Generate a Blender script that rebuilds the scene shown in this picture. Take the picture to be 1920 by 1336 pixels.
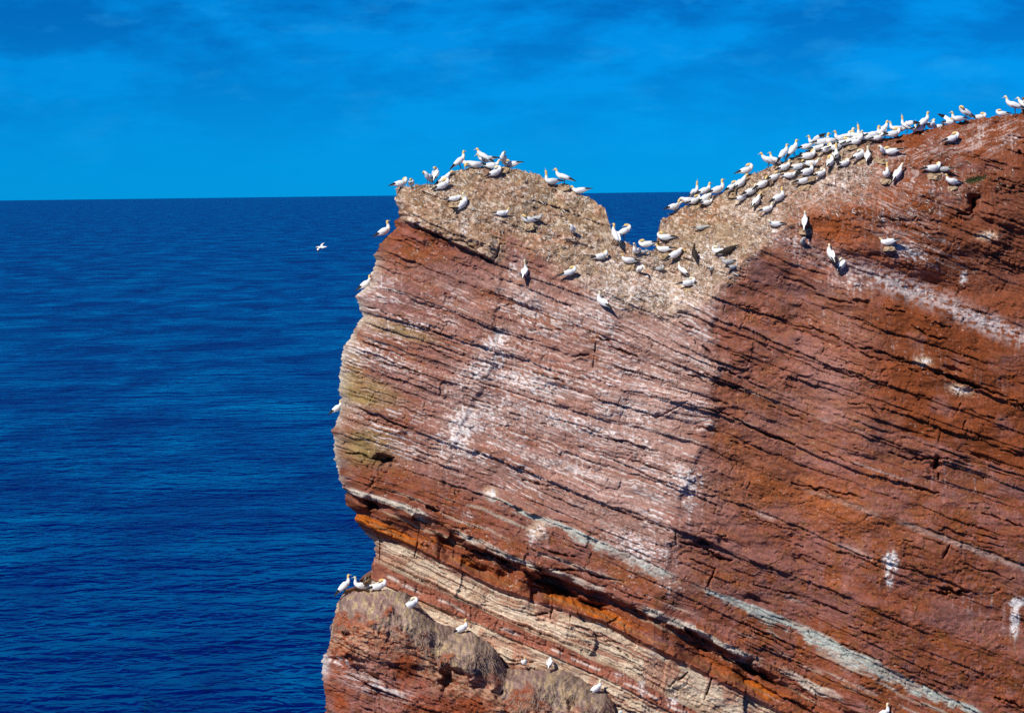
import bpy, math, random
import numpy as np
from mathutils import Vector, Matrix

for _o in list(bpy.data.objects):
    bpy.data.objects.remove(_o)
scene = bpy.context.scene
C = scene.collection
R = math.radians

# ------------------------------------------------------------------ camera
W0, H0, FPX = 1920.0, 1336.0, 5333.0          # photo size and focal length in photo pixels
CAM_H = 52.0                                   # eye height above the sea (m)
PITCH = math.atan((668 - 357.0) / FPX)         # looking slightly down
ROLL = math.atan(16 / 1270)
cam = bpy.data.cameras.new('camera')
cam.sensor_width = 36.0
cam.lens = 36.0 * FPX / W0
cam.clip_start, cam.clip_end = 1.0, 200000.0
cam_o = bpy.data.objects.new('camera', cam)
C.objects.link(cam_o)
MROT = Matrix.Rotation(math.pi / 2 - PITCH, 4, 'X') @ Matrix.Rotation(-ROLL, 4, 'Z')
cam_o.matrix_world = Matrix.Translation((0, 0, CAM_H)) @ MROT
scene.camera = cam_o

# ------------------------------------------------------------------ sky, sun, exposure
SUN_ELEV, SUN_AZ = R(41), R(-147)              # azimuth from +Y (view direction), negative = towards the left
sun_dir = Vector((math.sin(SUN_AZ) * math.cos(SUN_ELEV), math.cos(SUN_AZ) * math.cos(SUN_ELEV), math.sin(SUN_ELEV)))
sl = bpy.data.lights.new('sun', 'SUN')
sl.energy, sl.angle, sl.color = 5.0, R(0.53), (1.0, 0.95, 0.87)
so = bpy.data.objects.new('sun', sl)
C.objects.link(so)
so.rotation_euler = sun_dir.to_track_quat('Z', 'Y').to_euler()
so.location = (-40, -40, 120)

world = bpy.data.worlds.new('World')
scene.world = world
world.use_nodes = True
nt = world.node_tree
nt.nodes.clear()


def nd(tree, kind, **kw):
    n = tree.nodes.new(kind)
    for k, v in kw.items():
        setattr(n, k, v)
    return n


def mathn(tree, op, a, b=None, clamp=False):
    n = nd(tree, 'ShaderNodeMath', operation=op, use_clamp=clamp)
    for i, v in enumerate((a, b)):
        if v is None:
            continue
        if isinstance(v, (int, float)):
            n.inputs[i].default_value = v
        else:
            tree.links.new(v, n.inputs[i])
    return n.outputs[0]


def mixc(tree, fac, a, b, mode='MIX'):
    n = nd(tree, 'ShaderNodeMix', data_type='RGBA', blend_type=mode)
    for s, v in ((n.inputs[0], fac), (n.inputs[6], a), (n.inputs[7], b)):
        if isinstance(v, (int, float)):
            s.default_value = v
        elif isinstance(v, tuple):
            s.default_value = (*v, 1) if len(v) == 3 else v
        else:
            tree.links.new(v, s)
    return n.outputs[2]


def ramp(tree, fac, stops):
    n = nd(tree, 'ShaderNodeValToRGB')
    e = n.color_ramp.elements
    while len(e) < len(stops):
        e.new(0.5)
    for el, (p, c) in zip(e, stops):
        el.position = p
        el.color = (c, c, c, 1) if isinstance(c, (int, float)) else (*c, 1)
    tree.links.new(fac, n.inputs[0])
    return n.outputs[0]


sky = nd(nt, 'ShaderNodeTexSky', sky_type='NISHITA', sun_disc=False)
sky.sun_elevation = SUN_ELEV
sky.sun_rotation = SUN_AZ
sky.altitude = 50
sky.air_density, sky.dust_density, sky.ozone_density = 0.9, 0.0, 5.0
tc = nd(nt, 'ShaderNodeTexCoord')
mp = nd(nt, 'ShaderNodeMapping')
mp.inputs['Scale'].default_value = (10, 10, 30)
nt.links.new(tc.outputs['Generated'], mp.inputs[0])
n1 = nd(nt, 'ShaderNodeTexNoise')
n1.inputs['Scale'].default_value = 1.6
n1.inputs['Detail'].default_value = 9
n1.inputs['Roughness'].default_value = 0.62
n1.inputs['Distortion'].default_value = 0.15
nt.links.new(mp.outputs[0], n1.inputs['Vector'])
sep = nd(nt, 'ShaderNodeSeparateXYZ')
nt.links.new(tc.outputs['Generated'], sep.inputs[0])
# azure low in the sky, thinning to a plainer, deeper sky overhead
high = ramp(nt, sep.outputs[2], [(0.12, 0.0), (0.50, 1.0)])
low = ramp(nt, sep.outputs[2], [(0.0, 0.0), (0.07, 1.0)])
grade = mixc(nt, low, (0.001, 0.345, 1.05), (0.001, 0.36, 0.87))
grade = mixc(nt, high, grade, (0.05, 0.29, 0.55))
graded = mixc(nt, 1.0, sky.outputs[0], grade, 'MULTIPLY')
# clouds thin out towards the horizon
lift = ramp(nt, sep.outputs[2], [(0.0, 0.0), (0.015, 0.15), (0.06, 1.0)])
dark = ramp(nt, n1.outputs[0], [(0.42, 0.0), (0.58, 1.0)])
dark = mathn(nt, 'MULTIPLY', dark, lift)
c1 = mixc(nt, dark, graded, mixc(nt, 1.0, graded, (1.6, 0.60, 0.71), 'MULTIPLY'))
n2 = nd(nt, 'ShaderNodeTexNoise')
n2.inputs['Scale'].default_value = 3.1
n2.inputs['Detail'].default_value = 8
n2.inputs['Roughness'].default_value = 0.6
nt.links.new(mp.outputs[0], n2.inputs['Vector'])
wisp = mathn(nt, 'MULTIPLY', ramp(nt, n2.outputs[0], [(0.54, 0.0), (0.75, 1.0)]), lift)
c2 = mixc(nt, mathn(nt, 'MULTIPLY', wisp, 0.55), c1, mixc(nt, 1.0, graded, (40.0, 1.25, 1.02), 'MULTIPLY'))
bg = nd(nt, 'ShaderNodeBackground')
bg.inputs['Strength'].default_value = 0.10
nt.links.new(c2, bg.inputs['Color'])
wo = nd(nt, 'ShaderNodeOutputWorld')
nt.links.new(bg.outputs[0], wo.inputs['Surface'])

scene.view_settings.view_transform = 'Standard'
scene.view_settings.look = 'None'
scene.view_settings.gamma = 1.0
scene.view_settings.exposure = 0.0
scene.view_settings.use_curve_mapping = False
scene.cycles.use_denoising = False
scene.cycles.max_bounces = 5
scene.cycles.diffuse_bounces = 2
scene.cycles.glossy_bounces = 2

rng = np.random.default_rng(11)
random.seed(5)

# ------------------------------------------------------------------ numpy helpers
RM = np.array(MROT.to_3x3())


def unproject(px, py, Y):
    """photo pixel + world depth Y (m) -> world point"""
    d = np.stack([(px - 960) / FPX, (668 - py) / FPX, -np.ones_like(px)], -1) @ RM.T
    t = Y / d[..., 1]
    p = d * t[..., None]
    p[..., 2] += CAM_H
    return p


def hash2(ix, iy, seed=0):
    h = (ix.astype(np.int64) * 374761393 + iy.astype(np.int64) * 668265263 + seed * 974634777) & 0xFFFFFFFF
    h = ((h ^ (h >> 13)) * 1274126177) & 0xFFFFFFFF
    h = h ^ (h >> 16)
    return (h & 0xFFFFFF).astype(np.float32) / 16777216.0


_TAB = np.random.default_rng(77).random(1 << 20).astype(np.float32) * 2 - 1


def vn(x, y, seed=0):
    """value noise, -1..1, from a table of random numbers"""
    x, y = np.broadcast_arrays(np.asarray(x, np.float32), np.asarray(y, np.float32))
    x0, y0 = np.floor(x), np.floor(y)
    fx, fy = x - x0, y - y0
    fx = fx * fx * fx * (fx * (fx * 6 - 15) + 10)
    fy = fy * fy * fy * (fy * (fy * 6 - 15) + 10)
    ix = (x0.astype(np.int32) + seed * 389) & 1023
    iy = (y0.astype(np.int32) + seed * 571) & 1023
    ix1 = (ix + 1) & 1023
    r0, r1 = iy << 10, ((iy + 1) & 1023) << 10
    a, b = _TAB.take(r0 | ix), _TAB.take(r0 | ix1)
    c, d = _TAB.take(r1 | ix), _TAB.take(r1 | ix1)
    top = a + (b - a) * fx
    return top + ((c + (d - c) * fx) - top) * fy


def fbm(x, y, o=4, seed=0, g=0.5):
    r, amp, tot = 0, 1.0, 0
    for i in range(o):
        r = r + vn(x, y, seed + i * 17) * amp
        tot += amp
        amp *= g
        x, y = x * 2.03 + 13.7, y * 2.03 + 7.1
    return r / tot


def sst(a, b, x):
    t = np.clip((x - a) / (b - a), 0, 1)
    return t * t * (3 - 2 * t)


def poly(pts):
    return np.array(pts, float)


# ------------------------------------------------------------------ outline of the headland
LEFT = poly([(745,350),(742,366),(740,378),(747,390),(745,400),(750,407),(737,416),(742,427),(725,444),(711,458),(709,472),(700,477),
    (706,487),(700,503),(696,517),(694,532),(667,555),(670,565),(677,584),(680,594),(671,603),(663,625),(644,652),(641,672),
    (636,695),(637,717),(634,733),(640,746),(637,776),(623,807),(627,830),(626,860),(634,876),(637,903),(649,921),(647,935),
    (652,948),(669,961),(666,975),(683,997),(701,1013),(706,1040),(697,1058),(697,1083),(690,1130),(680,1200),(668,1320),(640,1600),(600,2200),(580,2830)])
TOP = poly([(745,350),(765,350),(790,346),(812,346),(830,338),(850,322),(880,315),(905,313),(930,316),(960,317),(985,320),(1010,327),(1035,345),
    (1060,348),(1085,363),(1105,370),(1122,384),(1134,388),(1138,405),(1142,420),(1149,440),(1158,450),(1175,455),(1190,463),
    (1205,469),(1225,471),(1231,462),(1234,448),(1236,436),(1237,422),(1239,412),(1252,405),(1265,394),(1285,387),(1310,380),(1335,367),
    (1360,358),(1380,351),(1394,338),(1402,326),(1420,324),(1440,315),(1460,305),(1480,298),(1500,288),(1520,280),(1545,272),
    (1570,268),(1600,265),(1640,258),(1675,258),(1700,251),(1740,242),(1780,234),(1800,227),(1830,223),(1870,218),(1900,214),
    (1930,211),(1980,205),(2100,196),(2300,190)])
LEDGE_LEFT = poly([(641,1114),(633,1131),(629,1153),(621,1173),(619,1200),(614,1224),(604,1228),(604,1246),(603,1264),(607,1284),(611,1306),
    (610,1336),(606,1400),(590,1700),(570,2200),(550,2830)])
LEDGE_TOP = poly([(641,1114),(660,1109),(700,1106),(735,1105),(760,1110),(785,1132),(797,1146),(815,1163),(840,1172),(865,1180),(890,1184),
    (900,1196),(925,1210),(938,1232),(948,1252),(962,1255),(985,1254),(1010,1256),(1035,1254),(1060,1256),(1090,1270),(1108,1286),
    (1135,1296),(1150,1312),(1162,1345),(1190,1420),(1300,1600),(1800,1800),(2300,1950)])

# ------------------------------------------------------------------ bedding: traced bed lines (columns = photo x)
KX = np.array([560, 760, 930, 1130, 1330, 1530, 1730, 1960], float)
KY = np.array([
    [-330, -270, -205, -130, -55, 20, 95, 180],
    [272, 345, 410, 480, 552, 632, 697, 775],
    [330, 412, 490, 570, 670, 745, 810, 890],
    [543, 607, 662, 722, 770, 848, 915, 1000],
    [727, 797, 865, 946, 1022, 1100, 1180, 1265],
    [815, 880, 937, 1018, 1108, 1190, 1290, 1400],
    [888, 950, 1035, 1107, 1195, 1290, 1375, 1480],
    [942, 1025, 1108, 1172, 1272, 1375, 1470, 1580],
    [985, 1080, 1158, 1245, 1345, 1450, 1550, 1665],
    [1022, 1112, 1183, 1268, 1370, 1477, 1580, 1700],
    [1075, 1165, 1240, 1325, 1430, 1540, 1645, 1770],
    [1675, 1765, 1840, 1925, 2030, 2140, 2245, 2370],
    [2675, 2765, 2840, 2925, 3030, 3140, 3245, 3370]], float)
KREF = KY[:, 3]


def strata(px, py):
    """returns bed number s (A=1, cap base=2 ...) and a px-like bed coordinate"""
    ks = [np.interp(px, KX, row) + np.where(px > 1960, (px - 1960) * 0.4, 0) for row in KY]
    s = np.zeros_like(px)
    ref = np.zeros_like(px)
    for i in range(len(ks) - 1):
        m = (py >= ks[i]) & (py < ks[i + 1])
        t = (py - ks[i]) / (ks[i + 1] - ks[i])
        s = np.where(m, i + t, s)
        ref = np.where(m, KREF[i] + t * (KREF[i + 1] - KREF[i]), ref)
    return s, ref


# ------------------------------------------------------------------ open cracks and clefts (traced), (width, points)
CRACKS = [
 (5,[(778,422),(804,435),(833,447),(857,452)]),(3,[(857,452),(874,455),(886,464),(897,476),(909,487),(924,493)]),
 (3,[(924,493),(932,482),(938,458),(953,457)]),(4,[(676,767),(695,775),(712,778),(740,795),(775,803)]),(5,[(649,847),(676,851),(697,860)]),
 (9,[(697,860),(719,864),(739,857)]),(4,[(703,894),(699,903),(685,919)]),(5,[(647,921),(676,941),(697,946),(710,952)]),
 (3,[(786,988),(785,1013),(777,1045)]),(2.5,[(851,1033),(849,1062)]),
 (6,[(854,1018),(881,1031),(914,1036),(937,1047),(1000,1064),(1020,1069),(1070,1067),(1119,1078),(1171,1092)]),
 (4,[(1016,1029),(1079,1045)]),(4,[(980,899),(1014,906),(1054,917)]),(3,[(1128,946),(1191,970),(1267,997)]),
 (3,[(1267,997),(1268,1022)]),(6,[(1276,1015),(1339,1033)]),(5,[(1306,1013),(1328,1018)]),(3,[(1317,997),(1362,1004)]),
 (5,[(1344,1042),(1373,1049)]),(4,[(1290,1047),(1339,1065)]),(4,[(1341,1065),(1338,1075),(1327,1098)]),
 (3,[(1002,612),(1052,620)]),(4,[(1106,633),(1142,637)]),(4,[(1142,648),(1169,658),(1200,670)]),(3,[(1117,645),(1115,663),(1112,692)]),
 (4,[(1068,670),(1106,665)]),(3,[(1274,606),(1312,620)]),(5,[(1317,650),(1339,670)]),
 (4,[(1348,689),(1400,708)]),(4,[(1348,710),(1380,724),(1395,726)]),(4,[(1350,771),(1400,796)]),(3,[(1065,791),(1119,809),(1157,826)]),
 (2.5,[(1204,777),(1231,782),(1267,764),(1290,753)]),(5,[(1470,521),(1500,530),(1530,542)]),(4,[(1530,552),(1602,570)]),
 (3,[(1661,579),(1697,587)]),(5,[(1709,608),(1739,629),(1784,641)]),(4,[(1608,653),(1634,653)]),
 (3,[(1380,569),(1410,577),(1476,606),(1530,618),(1566,632),(1634,671),(1703,681)]),(5,[(1730,692),(1744,694)]),
 (7,[(1754,698),(1799,713),(1838,725)]),(4,[(1838,725),(1919,759),(1960,775)]),(4,[(1380,701),(1419,716)]),
 (3,[(1590,753),(1629,760),(1649,778)]),(3,[(1787,784),(1802,757)]),(5,[(1380,787),(1431,811),(1491,832)]),(2.5,[(1506,832),(1620,876)]),
 (4,[(1667,849),(1703,861),(1778,859)]),(7,[(1760,856),(1751,877)]),(5,[(1760,886),(1760,898)]),(4,[(1484,907),(1563,920),(1621,933)]),
 (4,[(1693,907),(1762,926)]),(5,[(1781,1021),(1768,1044)]),(7,[(1745,1106),(1772,1111),(1817,1107)]),(5,[(1592,1174),(1651,1194)]),
 (3,[(1840,960),(1920,988)]),(8,[(1380,1239),(1455,1282)]),(7,[(1866,1305),(1920,1327)]),(2.5,[(1667,1014),(1719,1014)]),
 (3,[(1807,1057),(1902,1086)]),(5,[(1290,1260),(1255,1285)]),(5,[(1335,1270),(1322,1312)]),(2.5,[(1090,1175),(1135,1200),(1155,1205)]),
 (3,[(1157,1215),(1182,1230)]),(4,[(1037,1130),(1032,1160)]),(2.5,[(1070,1150),(1069,1168)]),(6,[(1090,1130),(1140,1136)]),
 (5,[(990,1155),(1027,1147)]),(3,[(1015,1185),(1007,1200)]),(7,[(1310,1212),(1355,1230),(1400,1252)]),(3,[(1045,1215),(1107,1245)]),
 (4,[(1859,327),(1894,340),(1920,348),(1960,360)]),(3,[(1854,338),(1920,362)]),(12,[(1826,372),(1822,394)]),(5,[(1795,399),(1824,400)]),
 (4,[(1833,394),(1920,423),(1960,438)]),(4,[(1653,407),(1710,418),(1719,407)]),(3,[(1723,423),(1773,436)]),(5,[(1682,266),(1697,267)]),
 (9,[(1911,285),(1925,296)]),(3,[(690,575),(760,600),(847,634)]),(2.5,[(667,661),(726,683),(790,700)]),(2.5,[(805,650),(830,665),(900,690)]),
 (2.5,[(1413,1096),(1480,1112),(1592,1150)]),(3,[(835,1225),(1000,1240)]),(2.5,[(760,1000),(795,1022),(850,1040)]),
 (3,[(1560,1200),(1680,1250),(1790,1290)]),(2.5,[(1390,960),(1470,990),(1520,1005)]),
 (4,[(1290,700),(1340,722)]),(3,[(1000,700),(1060,716)]),(2.5,[(870,740),(960,775),(1040,800)]),(2.5,[(1180,860),(1260,890)]),
 (3,[(1545,690),(1620,712)]),(2.5,[(1440,760),(1520,790)]),(3,[(1500,1040),(1560,1062)]),(3,[(1820,850),(1900,880)]),
]
# (cx, cy, rx, ry, depth m)
CAVES = [(1040,1092,34,17,1.1),(722,862,20,7,0.7),(700,944,14,9,0.7),(1826,384,12,18,0.6),(1322,1022,20,8,0.35),(1345,1046,18,5,0.4),
         (1058,1112,22,12,0.7),(1785,1108,28,4,0.4),(896,1068,24,8,0.45),(1790,695,20,5,0.3),(1425,1262,32,9,0.4),(975,955,8,4,0.3),
         (812,955,9,5,0.5),(1755,868,8,12,0.4),(1355,1012,16,6,0.3),(1105,1135,30,6,0.4),(1500,1048,14,6,0.25),(1420,1125,25,6,0.25),(1618,565,18,5,.25)]
LEDGE_CAVES = [(838,1272,10,22,0.8),(645,1186,8,6,0.5),(690,1262,26,6,0.4),(905,1285,22,14,0.4),(935,1300,10,12,0.4),(665,1235,18,6,0.3),(860,1258,18,6,.5),(1075,1320,9,14,.4)]

GX0, GY0, GW, GH = 560, 180, 1440, 1190
crack_map = np.zeros((GH, GW), np.float32)
lip_map = np.zeros((GH, GW), np.float32)
_rr = np.random.default_rng(3)
for w, pts in CRACKS:
    pts = np.array(pts, float)
    seg = np.hypot(*(pts[1:] - pts[:-1]).T)
    tot, run = seg.sum(), np.concatenate([[0], np.cumsum(seg)])
    for si, ((ax, ay), (bx, by)) in enumerate(zip(pts[:-1], pts[1:])):
        x0, x1 = int(max(min(ax, bx) - 14 - GX0, 0)), int(min(max(ax, bx) + 14 - GX0, GW))
        y0, y1 = int(max(min(ay, by) - 14 - GY0, 0)), int(min(max(ay, by) + 14 - GY0, GH))
        if x1 <= x0 or y1 <= y0:
            continue
        yy, xx = np.mgrid[y0:y1, x0:x1].astype(float)
        xx += GX0; yy += GY0
        yy = yy + 2.6 * vn(xx / 11, yy / 40, 91) + 1.2 * vn(xx / 4, yy / 9, 92)
        L2 = (bx - ax) ** 2 + (by - ay) ** 2 + 1e-6
        t = np.clip(((xx - ax) * (bx - ax) + (yy - ay) * (by - ay)) / L2, 0, 1)
        d = np.hypot(xx - ax - t * (bx - ax), yy - ay - t * (by - ay))
        f_ = (run[si] + t * seg[si]) / tot
        taper = 0.30 + 0.70 * np.clip(np.sin(math.pi * np.clip(f_ + 0.18 * (f_ < 0), 0.02, 0.98)), 0, 1) ** 0.6
        wl = w * taper * (0.62 + 0.5 * vn(xx / 9, yy / 9, 93))
        brk = 0.35 + 0.65 * sst(-0.45, -0.05, vn(xx / 10, yy / 16, 127))
        g = np.exp(-(d / (0.46 * wl + 0.35)) ** 2) * (0.14 + 0.05 * w) * brk
        crack_map[y0:y1, x0:x1] = np.maximum(crack_map[y0:y1, x0:x1], g)
        # worn lip standing proud just under the opening
        below = (yy - (ay + t * (by - ay)))
        lip = 0.07 * np.exp(-((below - 1.2 * wl - 2.0) / 3.2) ** 2) * np.exp(-(np.abs(d - below) / 4.0) ** 2) * taper
        lip_map[y0:y1, x0:x1] = np.maximum(lip_map[y0:y1, x0:x1], lip)


def sample_map(m, px, py):
    x = np.clip(px - GX0, 0, GW - 1.001)
    y = np.clip(py - GY0, 0, GH - 1.001)
    x0, y0 = x.astype(int), y.astype(int)
    fx, fy = x - x0, y - y0
    r = (m[y0, x0] * (1 - fx) + m[y0, x0 + 1] * fx) * (1 - fy) + (m[y0 + 1, x0] * (1 - fx) + m[y0 + 1, x0 + 1] * fx) * fy
    inside = (px > GX0) & (px < GX0 + GW - 1) & (py > GY0) & (py < GY0 + GH - 1)
    return np.where(inside, r, 0)


# random bed boundaries in the px-like bed coordinate
bc, v = [], -900.0
while v < 3600:
    bc.append(v)
    v += float(rng.choice([rng.uniform(9, 18), rng.uniform(18, 34), rng.uniform(34, 60)], p=[0.45, 0.4, 0.15]))
BED_COARSE = np.array(bc)
bf, v = [], -900.0
while v < 3600:
    bf.append(v)
    v += float(rng.uniform(3.5, 9))
BED_FINE = np.array(bf)

TOE = poly([(700,352),(745,358),(830,385),(930,425),(1000,468),(1080,518),(1150,560),(1250,592),(1330,560),(1400,486),(1470,425),(1560,400),
    (1700,380),(1850,340),(1960,300),(2300,260)])
ARRIS = poly([(460,1400),(500,1378),(560,1335),(680,1340),(780,1336),(870,1300),(960,1268),(1080,1240),(1200,1210),(2830,1150)])  # (py, px)


def blob(px, py, cx, cy, rx, ry, ang=0.0, p=1.0):
    c, s = math.cos(R(ang)), math.sin(R(ang))
    u = ((px - cx) * c + (py - cy) * s) / rx
    w = (-(px - cx) * s + (py - cy) * c) / ry
    return np.exp(-(u * u + w * w) ** p)


def beds(px, py, ref):
    wob = 6 * fbm(px / 150, py / 150, 3, 5) + 2.2 * vn(px / 23, py / 23, 6) + 1.3 * vn(px / 7, py / 9, 10)
    r = ref + wob
    i = np.clip(np.searchsorted(BED_COARSE, r) - 1, 0, len(BED_COARSE) - 2)
    f = (r - BED_COARSE[i]) / (BED_COARSE[i + 1] - BED_COARSE[i])
    dist = np.minimum(r - BED_COARSE[i], BED_COARSE[i + 1] - r)
    ln = 60 + 260 * hash2(i, i * 0 + 7, 1) ** 1.5
    a = px + 0.25 * py + 7 * vn(py / 17, px / 60, 8) + 3 * vn(py / 5, px / 20, 9) + 400 * hash2(i, i * 0 + 3, 2)
    j = np.floor(a / ln)
    ja = (a / ln - j)
    jd = np.minimum(ja, 1 - ja) * ln
    return r, i, f, dist, j, jd


def cliff_fields(px, py, ledge=False):
    """depth (Y, m) and albedo for a photo position on the rock"""
    s, ref = strata(px, py)
    r, i, f, dist, j, jd = beds(px, py, ref)
    tanm = np.zeros_like(px)
    hb = hash2(i, j, 21)
    hb2 = hash2(i, j, 22)
    hbed = hash2(i, i * 0 + 1, 23)
    along = fbm(px / 170, r / 60, 3, 31)
    fine_i = np.clip(np.searchsorted(BED_FINE, r + 2 * vn(px / 60, py / 60, 33)) - 1, 0, len(BED_FINE) - 2)
    fine_d = np.minimum(r - BED_FINE[fine_i], BED_FINE[fine_i + 1] - r)
    fine_f = np.clip((r - BED_FINE[fine_i]) / (BED_FINE[fine_i + 1] - BED_FINE[fine_i]), 0, 1)
    lowr = sst(1240, 1330, px) * sst(4.0, 4.6, s) * (1 - sst(6.1, 6.5, s))
    fmask = sst(-0.05, 0.5, fbm(px / 90, r / 25, 2, 35)) + 0.7 * lowr + 0.8 * sst(6.95, 7.05, s) * (1 - sst(7.9, 8, s)) + 0.8 * sst(9, 9.1, s) * (1 - sst(9.9, 10, s))
    hf = hash2(fine_i, np.floor((px + 80 * hash2(fine_i, fine_i * 0, 5)) / 70 + vn(px / 30, py / 12, 36)), 37)
    arx = np.interp(py, ARRIS[:, 0], ARRIS[:, 1]) + 8 * vn(py / 22, py * 0, 41) + 3 * vn(py / 6, py * 0, 42)
    leftm = (1 - sst(-12, 14, px - arx)) * sst(430, 520, py)
    su = s + 0.16 * fbm(px / 42, py / 42, 4, 121) + 0.10 * vn(np.floor(px / 38 + 0.5 * vn(py / 25, px * 0, 122)) * 5.3, px * 0, 123)
    Y = np.full_like(px, 116.0)
    if not ledge:
        Y += (900 - py) * 0.0026 * (py < 1500) + (-600 * 0.0026) * (py >= 1500)
        dr = px - arx
        Y += np.where(dr > 0, dr * 0.0217 * 0.22, -dr * 0.0217 * 0.10)
        Y += 0.12 * sst(-9, 9, dr) * sst(480, 560, py) * (1 - sst(900, 1000, py))
        # plate left of the old joint
        jx = np.interp(py, [400, 500, 640, 660, 800, 900, 1400], [950, 936, 926, 930, 868, 828, 780]) + 6 * vn(py / 14, py * 0, 43)
        Y += 0.10 * sst(-6, 6, px - jx) * sst(470, 520, py) * (1 - sst(880, 960, py))
        # slope leaning back above the toe line
        toe = np.interp(px, TOE[:, 0], TOE[:, 1]) + 14 * fbm(px / 60, py / 60, 3, 44)
        up = toe - py
        lean = np.interp(px, [745, 900, 1100, 1300, 1500, 1700, 1960], [0.8, 0.75, 0.8, 0.85, 0.9, 0.55, 0.32])
        Y += np.where(up > 0, up * 0.0217 * lean, 0)
        up = up + 26 * fbm(px / 26, py / 16, 4, 47)
        tanm = sst(-34, 26, up) * (1 - sst(1560, 1720, px))
        # left cap is tan down to its base
        capb = np.interp(px, [745, 935, 1000, 1100], [408, 492, 470, 430])
        tanm = np.maximum(tanm, 0.85 * sst(-4, 4, capb - py + 5 * vn(px / 9, py / 9, 105)) * (1 - sst(930, 965, px)))
        Y -= 0.35 * sst(-3, 2, capb - py) * (1 - sst(915, 940, px)) * sst(60, 20, capb - py)
        # shelf on the right
        yl = np.interp(px, [1480, 1580, 1700, 1820, 1960, 2300], [470, 505, 548, 600, 650, 760]) + 10 * fbm(px / 40, py / 40, 3, 45)
        sh = sst(1480, 1640, px)
        Y -= 1.25 * sst(-6, 42, py - yl) * sh
        Y += 0.55 * blob(px, py, 1850, 500, 90, 60) + 0.5 * blob(px, py, 1745, 530, 60, 22, 15)
        Y -= 0.5 * sst(-4, 4, px - (1858 + 0.1 * (py - 340))) * sst(318, 332, py) * (1 - sst(400, 470, py))
        Y -= 0.3 * blob(px, py, 1800, 270, 110, 34)
        # soft beds: undercut below the grey band, cream beds set back
        und = sst(6.08, 6.20, su) * (1 - sst(6.55, 6.95, su))
        am = np.interp(px, [600, 700, 850, 900, 1050, 1170, 1230, 1300, 1360, 1450, 1520, 2000], [0.45, 0.5, 0.5, 0.8, 1.05, 0.8, 0.3, 0.55, 0.7, 0.6, 0.25, 0.25]) + 0.45 * vn(px / 28, py * 0, 46)
        Y += und * np.clip(am, 0.12, 1.2)
        Y += 0.45 * sst(6.85, 7.0, s) * (1 - sst(7.9, 8.02, s))
        Y -= 0.14 * sst(5.93, 5.98, su) * (1 - sst(6.06, 6.12, su)) * sst(-0.3, 0.3, vn(px / 60, py * 0, 124))
        Y += 0.22 * sst(9.0, 9.05, s) * (1 - sst(10.0, 10.1, s))
        Y += 0.5 * sst(952, 1010, py) * (1 - sst(760, 900, px)) * sst(5.8, 6.2, s)
        # buttress steps in the cream beds
        jr = np.abs(((px + 5 * vn(py / 9, px / 30, 117)) / 21 + vn(px / 40, py * 0, 118)) % 1 - 0.5)
        Y += 0.07 * np.exp(-((0.5 - jr) * 21 / 1.6) ** 2) * sst(8.0, 8.05, s) * (1 - sst(8.95, 9.0, s)) + 0.05 * vn(np.floor(px / 21) * 3.1, px * 0, 119) * sst(8.0, 8.05, s) * (1 - sst(8.95, 9.0, s))
        bt = np.floor((px + 30 * vn(py / 60, px * 0, 48)) / 78)
        Y -= 0.45 * (hash2(bt, bt * 0 + 2, 49) - 0.5) * sst(6.6, 6.9, s) * (1 - sst(7.85, 8, s))
        # long ledges: a harder bed stands proud above each of these partings
        for sk, am_ in ((0.55, .14), (0.80, .10), (1.0, .20), (1.42, .12), (1.72, .10), (2.0, .16), (2.35, .12), (2.70, .12), (3.0, .18), (3.30, .14), (3.62, .15), (4.0, .18), (4.3, .12), (4.62, .12), (5.35, .12), (5.7, .12)):
            d_ = (sk - s - 0.014 * fbm(px / 30, py / 30, 3, 140 + int(sk * 20)) - 0.03 * vn(px / 160, py * 0, 170 + int(sk * 20))) * 85.0
            Y -= am_ * (1 - 0.5 * tanm) * np.where(d_ > 0, np.exp(-d_ / 20.0), 0) * (0.15 + 0.85 * sst(-0.35, 0.25, fbm(px / 120, py * 0 + sk * 31, 3, 131)))
        # rounding towards the left edge
        le = np.interp(py, LEFT[:, 1], LEFT[:, 0])
        dl = np.clip(px - le, 0, None)
        Y += 1.5 * np.exp(-dl / 16)
        caves = CAVES
    else:
        lt = np.interp(px, LEDGE_TOP[:, 0], LEDGE_TOP[:, 1])
        le = np.interp(py, LEDGE_LEFT[:, 1], LEDGE_LEFT[:, 0])
        Y += -3.6 + 0.0012 * (px - 640)
        dn = np.clip(py - lt, 0, None)
        mound = 26 * np.abs(np.sin((px - 610) / 62)) ** 0.7
        Y += 2.6 * np.exp(-dn / (34 + 0.5 * mound))
        Y += 1.4 * np.exp(-np.clip(px - le, 0, None) / 18)
        # rounded weed-covered mounds with notches between them
        for cx, cy, rx, ry, a in ((715,1150,75,52,1.0),(800,1180,38,36,0.5),(885,1225,52,44,0.9),(1010,1290,55,40,0.8),(1110,1320,40,36,0.6)):
            Y -= a * blob(px, py, cx, cy, rx, ry)
        Y += 0.22 * sst(-6, 8, py - (1230 + 0.13 * (px - 640))) * (1 - sst(850, 930, px)) * (1 - sst(1250, 1290, py - 0.13 * (px - 640)))
        caves = LEDGE_CAVES
    # ---- relief of beds, blocks, joints
    veg = np.zeros_like(px)
    if ledge:
        veg = (1 - sst(46, 80, dn + 60 * fbm(px / 26, py / 26, 4, 51))) * (1 - sst(1120, 1200, px))
    k = 0.66 * (1 - 0.25 * tanm) * (1 - 0.85 * veg)
    show = 0.42 + 0.75 * sst(-0.22, 0.28, fbm(px / 120, py / 70, 3, 125))
    k = k * np.where(leftm > 0.5, 0.5 + 0.5 * show, show)
    calm = 0.35 + 0.65 * sst(-0.35, 0.35, fbm(px / 130, r / 70, 3, 52))
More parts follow.
